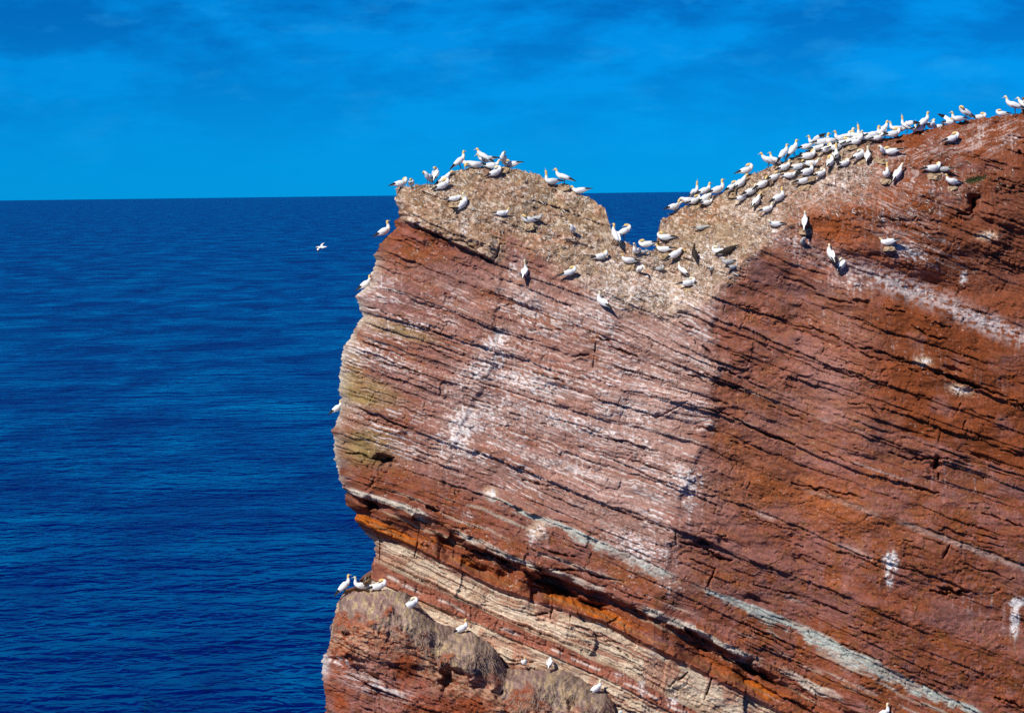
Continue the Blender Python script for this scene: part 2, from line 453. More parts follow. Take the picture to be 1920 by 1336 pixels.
    Y -= k * (0.30 * (hbed - 0.5) * (0.6 + 0.8 * along) + calm * 0.26 * (hb - 0.4) * (hb > 0.35) + 0.07 * f * calm)
    Y -= k * (0.17 * (hf - 0.5) + 0.05 * fine_f) * np.clip(fmask + 0.45 * leftm, 0, 1.3)
    crm = sst(0.16, 0.5, fbm(px / 60, r / 26, 4, 53) + 0.3 * (hbed - 0.5)) * sst(-0.45, 0.1, vn(px / 12, r / 14, 66))
    Y += k * 0.22 * np.exp(-(dist / 1.5) ** 2) * crm * (1 - 0.45 * leftm)
    Y += k * 0.14 * np.exp(-(jd / 1.5) ** 2) * sst(0.1, 0.5, fbm(px / 50, py / 50, 2, 54)) * calm
    Y += k * 0.07 * np.exp(-(fine_d / 1.2) ** 2) * fmask
    rot = fbm(px / 9 + 0.35 * py / 9, py / 4.5 - 0.36 * px / 4.5, 4, 55, 0.6)
    rough = (0.5 + 0.9 * (1.15 - show)) * 0.6 + 0.6 * sst(-0.3, 0.4, fbm(px / 80, py / 60, 3, 59))
    Y -= 0.055 * rot * (1 - 0.6 * veg) * rough
    Y -= 0.22 * fbm(px / 80, py / 50, 3, 56)
    Y -= tanm * (0.17 * fbm(px / 22, py / 14, 5, 57, 0.66) + 0.05 * np.abs(vn(px / 4.5, py / 3.4, 58)))
    chip = np.exp(-(vn(px / 15 + py / 34, py / 8 - px / 24, 67) / 0.07) ** 2) * sst(0.15, 0.45, fbm(px / 26, py / 20, 3, 70))
    chip2 = np.exp(-(vn(px / 13 - py / 16, py / 11 + px / 14, 60) / 0.07) ** 2) * sst(0.25, 0.5, fbm(px / 24, py / 22, 3, 50))
    Y += (0.10 * chip + (0.06 + 0.06 * lowr) * chip2) * (1 - veg) * (1 - 0.5 * tanm)
    lump = sst(0.25, 0.75, vn(px / 6.5, py / 4.5, 68)) * sst(0.0, 0.4, fbm(px / 60, py / 40, 2, 69))
    Y -= 0.05 * lump * (1 - veg) * (1 - 0.6 * tanm)
    if ledge:
        wv = 22 * fbm(px / 45, py / 45, 3, 106)
        str_ = vn((px + wv + 0.25 * py) / 3.0, (py - wv) / 22, 61) + 0.7 * vn((px - wv - 0.45 * py) / 6, py / 24, 62)
        Y -= veg * (0.035 * str_ + 0.20 * fbm(px / 22, py / 22, 5, 115, 0.6))
        red = 1 - veg
        Y -= red * 0.11 * np.abs(fbm(px / 18, py / 10, 4, 63))
    else:
        Y += sample_map(crack_map, px, py) - sample_map(lip_map, px, py)
    for cx, cy, rx, ry, d in caves:
        wx = px + 6 * vn(py / 9, px / 14, 64)
        wy = py + 4 * vn(px / 9, py / 14, 65) - 0.36 * (px - cx) * (0 if rx < ry else 1)
        Y += d * np.exp(-(((wx - cx) / rx) ** 2 + ((wy - cy) / ry) ** 2) ** 2)

    # ---- colour of the rock itself
    c = lambda *v: np.array(v, np.float32)
    RED, PURP, RUST, DRED = c(0.222, 0.064, 0.032), c(0.232, 0.090, 0.070), c(0.235, 0.064, 0.017), c(0.16, 0.042, 0.018)
    PINK, TAN, OLIVE, CREAM = c(0.345, 0.195, 0.158), c(0.375, 0.28, 0.18), c(0.27, 0.18, 0.07), c(0.55, 0.445, 0.33)
    ORANGE, TEAL, GREY, GUANO = c(0.46, 0.115, 0.010), c(0.42, 0.48, 0.44), c(0.48, 0.42, 0.35), c(0.74, 0.69, 0.67)

    def mx(A, B, m):
        m = np.clip(m, 0, 1)[..., None]
        return A * (1 - m) + B * m
    nA = fbm(px / 120, r / 40, 4, 71)
    nB = fbm(px / 40, py / 40, 4, 72)
    nC = fbm(px / 13, r / 4, 3, 73)
    col = np.broadcast_to(RED, px.shape + (3,)).astype(np.float32)
    col = mx(col, PURP, sst(-0.25, 0.4, nA + 0.5 * (hb2 - 0.5) + 0.4 * (hbed - 0.5)))
    col = mx(col, RUST, 0.75 * sst(0.05, 0.5, nB + 0.3 * (hash2(i, j, 24) - 0.5)))
    speck = fbm(px / 7 + py / 20, py / 4 - 0.36 * px / 4, 4, 74, 0.6)
    grain = vn(px / 2.1, py / 1.7, 90)
    hue = fbm(px / 11, py / 8, 3, 94)
    col = mx(col, c(0.22, 0.096, 0.034), 0.45 * sst(0.1, 0.5, hue))
    col = mx(col, c(0.265, 0.125, 0.104), 0.5 * sst(0.1, 0.5, -hue))
    sb = s + 0.07 * fbm(px / 55, py / 55, 4, 95) + 0.035 * vn(np.floor(px / 47 + 0.4 * vn(py / 30, px * 0, 109)) * 7.7, px * 0, 110)
    if not ledge:
        leftf = 1 - sst(-38, 30, px - arx + 30 * fbm(px / 22, py / 30, 4, 129))
        # pale dusted face left of the arris
        veil = np.interp(px, [620, 760, 860, 1000, 1330, 1400], [0.25, 0.4, 0.75, 0.85, 0.95, 0.9])
        pale = leftf * sst(440, 560, py) * (1 - sst(4.6, 5.4, s)) * veil * np.clip(0.62 + 0.9 * fbm(px / 190, r / 14, 4, 116) + 0.35 * blob(px, py, 1240, 740, 110, 200), 0.05, 1)
        col = mx(col, PINK, pale)
        col = mx(col, c(0.36, 0.205, 0.165), 0.7 * blob(px, py, 1250, 740, 95, 190, 12) * leftf)
        col = mx(col, PINK, 0.34 * (1 - leftf) * np.clip(blob(px, py, 1520, 720, 260, 170, 15) + 0.7 * blob(px, py, 1330, 950, 90, 120), 0, 1) * (0.8 + 0.5 * nA))
        # beds
        tw = 0.10 + 0.16 * vn(px / 55, py * 0, 96) + 0.08 * vn(px / 17, py * 0, 126) + 0.12 * sst(1350, 1500, px)
        tk = sst(-0.5, 0.1, fbm(px / 60, py / 60, 3, 75) - 0.10 + 0.75 * sst(1290, 1420, px) + 0.8 * blob(px, py, 1010, 965, 80, 60))
        tcl = mx(np.broadcast_to(TEAL, col.shape), c(0.42, 0.36, 0.30), sst(-0.1, 0.4, fbm(px / 30, r / 5, 3, 108)))
        col = mx(col, tcl, 0.85 * sst(4.92, 4.99, sb) * (1 - sst(5.0 + 0.5 * tw, 5.06 + tw, sb + 0.10 * nC)) * sst(880, 950, px) * tk)
        # thin alternating beds under the massive sandstone; each one swells, pinches out and breaks
        for b0, b1, bcol, sd, bias in ((5.30, 5.36, c(0.36, 0.28, 0.22), 1, -.25), (5.52, 5.57, c(0.17, 0.05, 0.026), 2, 0), (5.66, 5.72, c(0.36, 0.25, 0.19), 3, -.1),
                (5.80, 5.86, c(0.18, 0.055, 0.03), 4, .1), (5.93, 6.10, GREY, 5, .12), (6.10, 6.17, c(0.16, 0.05, 0.025), 6, .3), (6.17, 6.27, c(0.27, 0.095, 0.06), 7, .2),
                (6.27, 6.33, c(0.42, 0.29, 0.18), 8, -.05), (6.33, 6.50, c(0.19, 0.052, 0.022), 9, .5), (6.47, 6.60, c(0.27, 0.07, 0.016), 10, .05), (6.58, 6.84, ORANGE * 0.85, 11, -.06),
                (6.70, 6.76, c(0.30, 0.13, 0.05), 12, 0), (6.84, 6.93, c(0.25, 0.075, 0.035), 13, .4), (6.93, 7.00, c(0.36, 0.17, 0.13), 14, .2)):
            o_ = 0.05 * fbm(px / 38, py * 0 + sd * 7.3, 3, 200 + sd)
            th = 0.35 * (b1 - b0) * vn(px / 45, py * 0 + sd, 230 + sd)
            m = sst(b0 + o_ - 0.025, b0 + o_ + 0.02, sb) * (1 - sst(b1 + o_ + th - 0.02, b1 + o_ + th + 0.025, sb))
            m = m * sst(-0.35, 0.15, fbm(px / 75, py / 75, 3, 260 + sd) + bias)
            col = mx(col, bcol, 0.92 * m)
        crm_ = sst(6.99, 7.03, sb) * (1 - sst(7.96, 8.02, sb))
        lam = 0.5 + 0.5 * vn(px / 90, r / 1.6, 77)
        crc = mx(np.broadcast_to(CREAM, col.shape), c(0.40, 0.24, 0.15), 0.65 * sst(0.5, 0.9, lam) + 0.6 * sst(0.05, 0.45, fbm(px / 60, py / 25, 4, 78)))
        crc = mx(crc, c(0.42, 0.20, 0.13), 0.7 * sst(0.15, 0.5, fbm(px / 35, py / 50, 3, 98)))
        crc = mx(crc, c(0.25, 0.10, 0.065), 0.8 * sst(0.30, 0.55, vn(px / 140, r / 3.4, 132)))
        col = mx(col, crc, crm_)
        col = mx(col, c(0.30, 0.105, 0.065), sst(8.0, 8.05, sb) * (1 - sst(9.0, 9.04, sb)) * (0.85 + 0.3 * nB))
        col = mx(col, c(0.62, 0.52, 0.46), 0.9 * np.exp(-((s - 8.55 - 0.12 * vn(px / 30, py / 30, 79)) / 0.10) ** 2) * sst(-0.3, 0.3, vn(px / 18, py / 30, 80)))
        col = mx(col, crc, 0.95 * sst(9.0, 9.05, sb) * (1 - sst(9.95, 10.05, sb)))
        # pale thin beds on the right face
        for sk, wd, x0, x1 in ((2.95, 0.018, 1380, 1700), (3.30, 0.02, 1500, 1960), (3.62, 0.022, 1350, 1600), (4.45, 0.03, 1380, 1560), (2.35, 0.02, 1380, 1600), (5.6, 0.03, 1400, 1800), (6.7, 0.02, 1450, 1900)):
            m = np.exp(-((s - sk - 0.02 * nC) / wd) ** 2) * sst(x0 - 40, x0 + 20, px) * (1 - sst(x1 - 20, x1 + 60, px))
            col = mx(col, c(0.42, 0.33, 0.29), 0.6 * m * sst(-0.3, 0.2, vn(px / 45, py / 45, 81)))
        # olive stained blocks on the left prow
        ol = blob(px, py, 690, 735, 62, 26, 17, 1.5) + blob(px, py, 688, 838, 52, 34, 10, 1.5) + 0.8 * blob(px, py, 735, 615, 80, 14, 17, 1.5) + 0.6 * blob(px, py, 660, 700, 20, 60)
        col = mx(col, OLIVE, 0.95 * np.clip(1.3 * ol, 0, 1) * np.clip(0.85 + 0.5 * nB, 0, 1))
        # nesting slope
        t_ = tanm * (0.86 + 0.25 * nB)
        tcol = mx(np.broadcast_to(TAN, col.shape), c(0.36, 0.215, 0.14), sst(-0.1, 0.4, nB))
        tcol = mx(tcol, c(0.36, 0.17, 0.085), 0.8 * sst(0.15, 0.5, fbm(px / 70, py / 45, 4, 99)))
        tcol = mx(tcol, c(0.30, 0.22, 0.12), 0.7 * sst(0.0, 0.4, fbm(px / 30, r / 9, 3, 113)))
        tcol = mx(tcol, c(0.62, 0.54, 0.45), 0.85 * sst(0.10, 0.45, speck + 0.25 * grain + 0.35 * fbm(px / 60, py / 40, 3, 114)))
        tcol = mx(tcol, c(0.22, 0.12, 0.065), 0.75 * sst(0.1, 0.45, -speck - 0.3 * grain))
        col = mx(col, tcol, t_)
        col = mx(col, c(0.25, 0.16, 0.06), 0.5 * blob(px, py, 1310, 450, 60, 40))
        # right brow: red soil, right slope streaked
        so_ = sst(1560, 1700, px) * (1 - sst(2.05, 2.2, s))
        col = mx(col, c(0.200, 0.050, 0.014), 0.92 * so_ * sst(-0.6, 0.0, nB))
        col = mx(col, c(0.27, 0.066, 0.016), 0.9 * (blob(px, py, 1590, 395, 110, 45, 5) + blob(px, py, 1560, 440, 70, 26, 20)))
        col = mx(col, c(0.185, 0.062, 0.034), 0.85 * (blob(px, py, 1870, 480, 110, 110) + 0.8 * blob(px, py, 1900, 360, 60, 60)))
        col = mx(col, c(0.30, 0.085, 0.02), 0.5 * blob(px, py, 1020, 700, 70, 20, 10) + 0.5 * blob(px, py, 1560, 950, 190, 34, 20) + .35 * blob(px, py, 1420, 880, 60, 80))
        # ---- white guano
        gm = np.zeros_like(px)
        for cx, cy, rx, ry, an, a in ((930,640,40,20,-35,.9),(905,690,70,30,-35,.8),(862,805,44,70,30,.85),(980,715,110,32,14,.72),(1060,790,190,26,17,.66),(920,780,90,40,20,.55),(1180,770,60,30,12,.6),
                (760,690,90,16,20,.5),(880,760,110,40,20,.45),(700,600,50,30,15,.45),(1080,880,130,16,18,.6),(690,655,40,22,20,.6),(720,540,50,26,15,.5),
                (1220,545,150,48,5,.62),(1330,480,70,40,0,.6),(1180,500,120,40,10,.5),(990,560,46,30,0,.55),(1100,590,60,36,0,.5),(965,505,22,44,0,.55),
                (1290,900,40,46,-50,.75),(1205,1030,75,38,20,.7),(1295,940,24,44,0,.6),(1130,560,34,18,10,.75),(870,425,12,34,0,.6),(1255,1095,40,20,25,.6),
                (1700,540,130,18,21,.55),(1840,600,120,16,23,.5),(1600,530,46,22,10,.6),(1700,470,60,18,25,.85),(1740,440,90,10,25,.45),(1700,290,150,14,-16,.40),
                (1850,250,70,28,-15,.40),(1720,350,90,26,8,.45),(1760,330,44,30,0,.4),(1560,350,110,34,-25,.5),(1440,390,70,30,-25,.5),(1500,460,60,30,15,.5),(1450,440,60,30,10,.55),
                (1890,265,40,26,-20,.5),(1670,1053,11,20,0,1.0),(1668,1082,7,22,0,.55),(1905,1130,16,9,0,1.1),(1902,1160,8,34,0,.95),(1895,1185,34,10,10,.5),
                (1005,1000,20,22,0,.8),(920,925,14,10,0,.8),(880,965,16,8,0,.6),(1400,1240,30,8,20,.5),(1850,1140,60,40,20,.22),(1800,900,70,40,10,.25),
                (1395,275,10,8,0,.2),(1800,732,26,12,10,.75),(1735,678,20,10,0,.7),(1205,1285,8,26,0,.8),(1262,1312,16,12,0,.8),(1225,1220,9,14,0,.6),(1160,1262,14,10,0,.6),
                (1660,640,240,20,22,.22),(1850,443,22,9,0,.75),(1805,520,9,16,0,.8),(1760,400,5,40,0,.4),(1655,410,4,45,0,.6),(1205,930,60,12,18,.4),(1000,640,60,40,0,.25)):
            gm = np.maximum(gm, a * blob(px, py, cx, cy, rx, ry, an))
        gn = 0.5 + 0.5 * fbm(px / 6 + 0.2 * py / 6, py / 3.0 - 0.36 * px / 3.0, 4, 82, 0.62)
        gm2 = sst(0.44, 0.70, gm * 0.72 + (gn - 0.5) * 1.05 + 0.05) * np.clip(gm * 2.2, 0, 1)
        # thin white lines along bed edges of the pale face
        bt_ = np.exp(-(fine_f / 0.33) ** 2) * (hash2(fine_i, np.floor(px / 55 + 3 * hash2(fine_i, fine_i * 0 + 4, 6)), 15) > 0.40)
        stripe = bt_ * leftf * sst(480, 600, py) * (1 - sst(4.5, 5.0, s)) * sst(-0.35, 0.25, fbm(px / 90, py / 60, 3, 16) + 0.25 * sst(700, 850, px)) * sst(-0.6, 0.2, vn(px / 7, r / 4, 17))
        gl = sst(0.25, 0.7, fbm(px / 60, r / 2.2, 3, 83) + 0.35 * grain) * leftf * sst(460, 560, py) * (1 - sst(4.3, 4.9, s)) * sst(-0.25, 0.35, fbm(px / 110, py / 110, 3, 84) + 0.2)
        # droppings: thin vertical runs below the ledges
        dx = np.floor(px / 3.2 + 0.6 * vn(py / 16, px / 16, 85))
        dr_ = (hash2(dx, np.floor(py / 46 + 9 * hash2(dx, dx * 0, 86)), 87) > 0.90) * np.clip(gm * 1.7, 0, 1)
        # thin droppings lines on the right slope
        def lines(ang, ln, wd, seed, thr):
            c_, s_ = math.cos(R(ang)), math.sin(R(ang))
            wx = px + 9 * vn(px / 25, py / 25, seed + 1)
            u_, w_ = wx * c_ + py * s_, -wx * s_ + py * c_
            return sst(thr, thr + 0.25, fbm(u_ / ln, w_ / wd, 3, seed, 0.6))
        ar1 = np.maximum(0.9 * blob(px, py, 1690, 300, 170, 22, -17), np.maximum(blob(px, py, 1850, 255, 80, 34, -20), 0.8 * blob(px, py, 1560, 340, 120, 36, -28)))
        ar2 = np.maximum(blob(px, py, 1720, 465, 100, 30, 24), np.maximum(0.9 * blob(px, py, 1690, 385, 90, 40, 10), 0.7 * blob(px, py, 1560, 500, 90, 40, 15)))
        ar3 = np.maximum(blob(px, py, 1730, 345, 100, 32, 5), 0.8 * blob(px, py, 1650, 410, 70, 40, 5))
        ln_ = np.maximum(ar1 * lines(-22, 22, 2.0, 301, 0.12), np.maximum(ar2 * lines(25, 26, 2.0, 311, 0.12), 0.9 * ar3 * lines(80, 18, 2.0, 321, 0.22)))
        col = mx(col, c(0.62, 0.53, 0.50), 0.62 * ln_)
        sp_ = np.maximum(np.maximum(blob(px, py, 1670, 1054, 14, 19, 0, 2), 0.8 * blob(px, py, 1667, 1084, 7, 18, 0, 2)), np.maximum(blob(px, py, 1907, 1128, 16, 9, -10, 2), blob(px, py, 1903, 1160, 8, 34, 2, 2)))
        col = mx(col, c(0.80, 0.76, 0.72), 0.95 * np.clip(1.5 * sp_, 0, 1) * sst(-0.30, 0.05, fbm(px / 5, py / 6, 3, 128)))
        nod = np.maximum(np.maximum(blob(px, py, 1007, 994, 19, 17, 0, 2), blob(px, py, 921, 922, 14, 10, 0, 2)), np.maximum(blob(px, py, 1800, 730, 26, 10, 15, 2), np.maximum(blob(px, py, 1732, 676, 18, 9, 10, 2), blob(px, py, 1850, 442, 22, 9, 0, 2))))
        col = mx(col, c(0.52, 0.37, 0.24), 0.85 * nod * sst(-0.4, 0.1, speck + 0.1))
        shelf = np.maximum(blob(px, py, 1700, 540, 140, 22, 21, 1.5), blob(px, py, 1840, 602, 130, 20, 23, 1.5))
        col = mx(col, c(0.46, 0.39, 0.39), 0.85 * shelf * sst(-0.35, 0.15, fbm(px / 9, py / 5, 3, 107)))
        dust = np.clip(gm * 1.3, 0, 1) * (0.35 + 0.3 * nC) * (1 - 0.75 * sst(1600, 1700, px))
        col = mx(col, c(0.50, 0.38, 0.34), 0.7 * dust)
        col = mx(col, GUANO, 0.88 * gm2)
        col = mx(col, c(0.55, 0.44, 0.39), 0.55 * gl)
        col = mx(col, c(0.64, 0.56, 0.53), 0.95 * np.clip(1.25 * stripe, 0, 1))
        col = mx(col, GUANO, 0.55 * dr_ * sst(0.35, 0.6, gn))
        edge = np.exp(-dl / 9) * sst(440, 520, py) * (1 - sst(880, 930, py))
        col = mx(col, c(0.66, 0.58, 0.46), 0.85 * edge * sst(-0.4, 0.2, vn(px / 15, py / 18, 88) + 0.25))
        sp2 = (vn(px / 2.6, py / 2.2, 89) > 0.80 + 0.10 * (1 - leftf) * (1 - tanm)) * sst(-0.2, 0.3, nB + 0.35 * tanm + 0.4 * gm)
        col = mx(col, c(0.6, 0.52, 0.46), 0.55 * sp2)
    else:
        col = mx(col, c(0.26, 0.058, 0.020), 0.85 * sst(-0.3, 0.3, nB))
        # pale rubble under the weed
        rb = sst(50, 80, dn) * (1 - sst(95, 140, dn + 30 * nB))
        col = mx(col, c(0.42, 0.25, 0.16), 0.75 * rb * sst(-0.15, 0.3, speck + 0.15))
        vegc = mx(np.broadcast_to(c(0.31, 0.225, 0.18), col.shape), c(0.265, 0.17, 0.15), sst(-0.3, 0.3, nB))
        vegc = mx(vegc, c(0.40, 0.29, 0.17), sst(0.1, 0.6, str_))
        vegc = mx(vegc, c(0.14, 0.085, 0.06), 0.7 * sst(0.3, 0.9, -str_))
        col = mx(col, vegc, veg)
        g = blob(px, py, 705, 1285, 62, 15, 20) * sst(-0.1, 0.35, fbm(px / 22, (py - 0.3 * px) / 3, 3, 82)) + 0.9 * blob(px, py, 607, 1245, 9, 26) + 0.8 * blob(px, py, 640, 1240, 40, 8, 10) * sst(0, 0.4, speck + .1)
        col = mx(col, GUANO, 0.85 * g)
        sp2 = (vn(px / 2.6, py / 2.2, 89) > 0.88) * (1 - veg)
        col = mx(col, c(0.5, 0.38, 0.3), 0.6 * sp2)
    # pieces differ a little in tone
    tone = 1 + 0.16 * (hb - 0.5) + 0.12 * (hbed - 0.5) + 0.26 * speck + 0.10 * nC + 0.20 * grain + 0.22 * (hash2(fine_i, fine_i * 0 + 9, 18) - 0.5)
    col = np.clip(col * tone[..., None], 0.004, 0.9)
    return Y, col


def smooth1(x, v, sig):
    """gaussian smoothing of v(x) for unevenly spaced x, ends kept"""
    xx = np.arange(x[0], x[-1] + 1.0, 1.0)
    vv = np.interp(xx, x, v)
    k = np.exp(-0.5 * (np.arange(-3 * sig, 3 * sig + 1) / sig) ** 2)
    pad = np.concatenate([2 * vv[0] - vv[1:3 * sig + 1][::-1], vv, 2 * vv[-1] - vv[-3 * sig - 1:-1][::-1]])
    return np.interp(x, xx, np.convolve(pad, k / k.sum(), 'valid'))


def coons(L, T, us, vs, xr, yb):
    """grid of photo positions between the left outline, the crest, a right limit and the foot"""
    x00, y00 = T[0]
    x10, y10 = T[-1]
    ly = y00 + vs * (yb - y00)
    lx = np.interp(ly, L[:, 1], L[:, 0])
    tx = x00 + us * (x10 - x00)
    ty = np.interp(tx, T[:, 0], T[:, 1])
    # small ragged teeth on both outlines
    lx = lx + (2.6 * fbm(ly / 7, ly * 0, 3, 101) + 1.8 * vn(ly / 2.6, ly * 0, 102)) * sst(0, 0.004, vs) * (ly < 1500)
    ty = ty + (2.4 * fbm(tx / 9, tx * 0, 3, 103) + 1.4 * vn(tx / 3, tx * 0, 104)) * sst(0, 0.004, us)
    lxs, tys = smooth1(ly, lx, 45), smooth1(tx, ty, 55)
    lr, tr = (lx - lxs)[:, None], (ty - tys)[None]
    bx = lxs[-1] + us * (xr - lxs[-1])
    ry = y10 + vs * (yb - y10)
    S, Tt = np.meshgrid(us, vs)
    px = (1 - S) * lxs[:, None] + S * xr + (1 - Tt) * tx[None] + Tt * bx[None] \
        - ((1 - S) * (1 - Tt) * lxs[0] + S * (1 - Tt) * tx[-1] + (1 - S) * Tt * lxs[-1] + S * Tt * xr)
    py = (1 - S) * ly[:, None] + S * ry[:, None] + (1 - Tt) * tys[None] + Tt * yb \
        - ((1 - S) * (1 - Tt) * tys[0] + S * (1 - Tt) * tys[-1] + (1 - S) * Tt * yb + S * Tt * yb) \
        + ((1 - S) * (1 - Tt) * (tys[0] - y00) + S * (1 - Tt) * (tys[-1] - y10))
    # the jagged part of each outline fades out inwards
    px = px + lr * np.exp(-(px - lxs[:, None]) / 70.0)
    py = py + tr * np.exp(-(py - tys[None]) / 90.0)
    return px, py


def grid_mesh(name, P, COL, mat):
    nr, nc = P.shape[:2]
    me = bpy.data.meshes.new(name)
    idx = np.arange(nr * nc).reshape(nr, nc)
    q = np.stack([idx[:-1, :-1], idx[1:, :-1], idx[1:, 1:], idx[:-1, 1:]], -1).reshape(-1, 4)
    me.vertices.add(nr * nc)
    me.vertices.foreach_set('co', P.reshape(-1).astype(np.float32))
    me.loops.add(q.size)
    me.loops.foreach_set('vertex_index', q.reshape(-1).astype(np.int32))
    me.polygons.add(len(q))
    me.polygons.foreach_set('loop_start', np.arange(0, q.size, 4, dtype=np.int32))
    me.update(calc_edges=True)
    at = me.attributes.new('rock_colour', 'FLOAT_COLOR', 'POINT')
    rgba = np.ones((nr * nc, 4), np.float32)
    rgba[:, :3] = COL.reshape(-1, 3)
    at.data.foreach_set('color', rgba.reshape(-1))
    me.materials.append(mat)
    o = bpy.data.objects.new(name, me)
    C.objects.link(o)
    return o


# ------------------------------------------------------------------ materials
def principled(name):
    m = bpy.data.materials.new(name)
    m.use_nodes = True
    t = m.node_tree
    return m, t, t.nodes['Principled BSDF']


def rock_material(name, attr=True, base=(0.25, 0.08, 0.04)):
    m, t, b = principled(name)
    geo = nd(t, 'ShaderNodeTexCoord')
    n = nd(t, 'ShaderNodeTexNoise')
    n.inputs['Scale'].default_value = 9.0
    n.inputs['Detail'].default_value = 8
    n.inputs['Roughness'].default_value = 0.7
    t.links.new(geo.outputs['Object'], n.inputs['Vector'])
    f = ramp(t, n.outputs[0], [(0.25, 0.72), (0.75, 1.28)])
    if attr:
        a = nd(t, 'ShaderNodeAttribute', attribute_name='rock_colour')
        src = a.outputs['Color']
    else:
        src = mixc(t, ramp(t, n.outputs[0], [(0.4, 0.0), (0.62, 1.0)]), base, tuple(min(1, 1.5 * v + 0.03) for v in base))
    t.links.new(mixc(t, 1.0, src, f, 'MULTIPLY'), b.inputs['Base Color'])
    b.inputs['Roughness'].default_value = 0.92
    b.inputs['Specular IOR Level'].default_value = 0.12
    n2 = nd(t, 'ShaderNodeTexNoise')
    n2.inputs['Scale'].default_value = 16.0
    n2.inputs['Detail'].default_value = 6
    n2.inputs['Roughness'].default_value = 0.65
    t.links.new(geo.outputs['Object'], n2.inputs['Vector'])
    bp = nd(t, 'ShaderNodeBump')
    bp.inputs['Strength'].default_value = 0.6
    bp.inputs['Distance'].default_value = 0.05
    t.links.new(n2.outputs[0], bp.inputs['Height'])
    t.links.new(bp.outputs[0], b.inputs['Normal'])
    return m


def plain(name, col, rough=0.7, var=0.12, scale=14.0, spec=0.25):
    m, t, b = principled(name)
    geo = nd(t, 'ShaderNodeTexCoord')
    n = nd(t, 'ShaderNodeTexNoise')
    n.inputs['Scale'].default_value = scale
    n.inputs['Detail'].default_value = 4
    t.links.new(geo.outputs['Object'], n.inputs['Vector'])
    f = ramp(t, n.outputs[0], [(0.3, 1 - var), (0.7, 1 + var)])
    t.links.new(mixc(t, 1.0, col, f, 'MULTIPLY'), b.inputs['Base Color'])
    b.inputs['Roughness'].default_value = rough
    b.inputs['Specular IOR Level'].default_value = spec
    return m


ROCK = rock_material('rock')

# ------------------------------------------------------------------ sea
def sea_material():
    m, t, b = principled('sea_water')
    geo = nd(t, 'ShaderNodeTexCoord')

    def noise(sx, sy, rot, det, rough=0.55, dist=0.3):
        mpn = nd(t, 'ShaderNodeMapping')
        mpn.inputs['Scale'].default_value = (sx, sy, 1)
        mpn.inputs['Rotation'].default_value = (0, 0, R(rot))
        t.links.new(geo.outputs['Object'], mpn.inputs[0])
        n = nd(t, 'ShaderNodeTexNoise')
        n.inputs['Scale'].default_value = 1.0
        n.inputs['Detail'].default_value = det
        n.inputs['Roughness'].default_value = rough
        n.inputs['Distortion'].default_value = dist
        t.links.new(mpn.outputs[0], n.inputs['Vector'])
        return n.outputs[0]
    # swell, wind waves and ripples; gusts make some patches choppier than others
    gust = ramp(t, noise(0.004, 0.006, 12, 4, 0.6), [(0.35, 0.55), (0.65, 1.35)])
    h = mathn(t, 'MULTIPLY', noise(0.026, 0.04, 12, 2), 4.0)
    h = mathn(t, 'ADD', h, mathn(t, 'MULTIPLY', noise(0.11, 0.11, -12, 2, 0.5, 0.8), 2.4))
    h = mathn(t, 'ADD', h, mathn(t, 'MULTIPLY', mathn(t, 'MULTIPLY', noise(0.34, 0.34, 17, 2, 0.5, 0.8), 1.4), gust))
    h = mathn(t, 'ADD', h, mathn(t, 'MULTIPLY', mathn(t, 'MULTIPLY', noise(1.1, 0.9, -4, 2), 0.07), gust))
    bp = nd(t, 'ShaderNodeBump')
    bp.inputs['Strength'].default_value = 1.0
    bp.inputs['Distance'].default_value = 1.0
    t.links.new(h, bp.inputs['Height'])
    t.links.new(bp.outputs[0], b.inputs['Normal'])
    b.inputs['Base Color'].default_value = (0.0, 0.006, 0.10, 1)
    wind = ramp(t, noise(0.035, 0.014, 9, 7, 0.72, 0.6), [(0.36, 0.09), (0.64, 0.32)])
    t.links.new(wind, b.inputs['Roughness'])
    b.inputs['IOR'].default_value = 1.333
    return m


xs = np.concatenate([-np.geomspace(30000, 200, 20), np.linspace(-150, 150, 9), np.geomspace(200, 30000, 20)])
ys = np.concatenate([np.linspace(-600, 400, 20), np.geomspace(450, 40000, 40)])
SX, SY = np.meshgrid(xs, ys)
sea = grid_mesh('sea', np.stack([SX, SY, 0 * SX], -1)[:, ::-1], np.zeros(SX.shape + (3,)), sea_material())
sea['kind'] = 'structure'

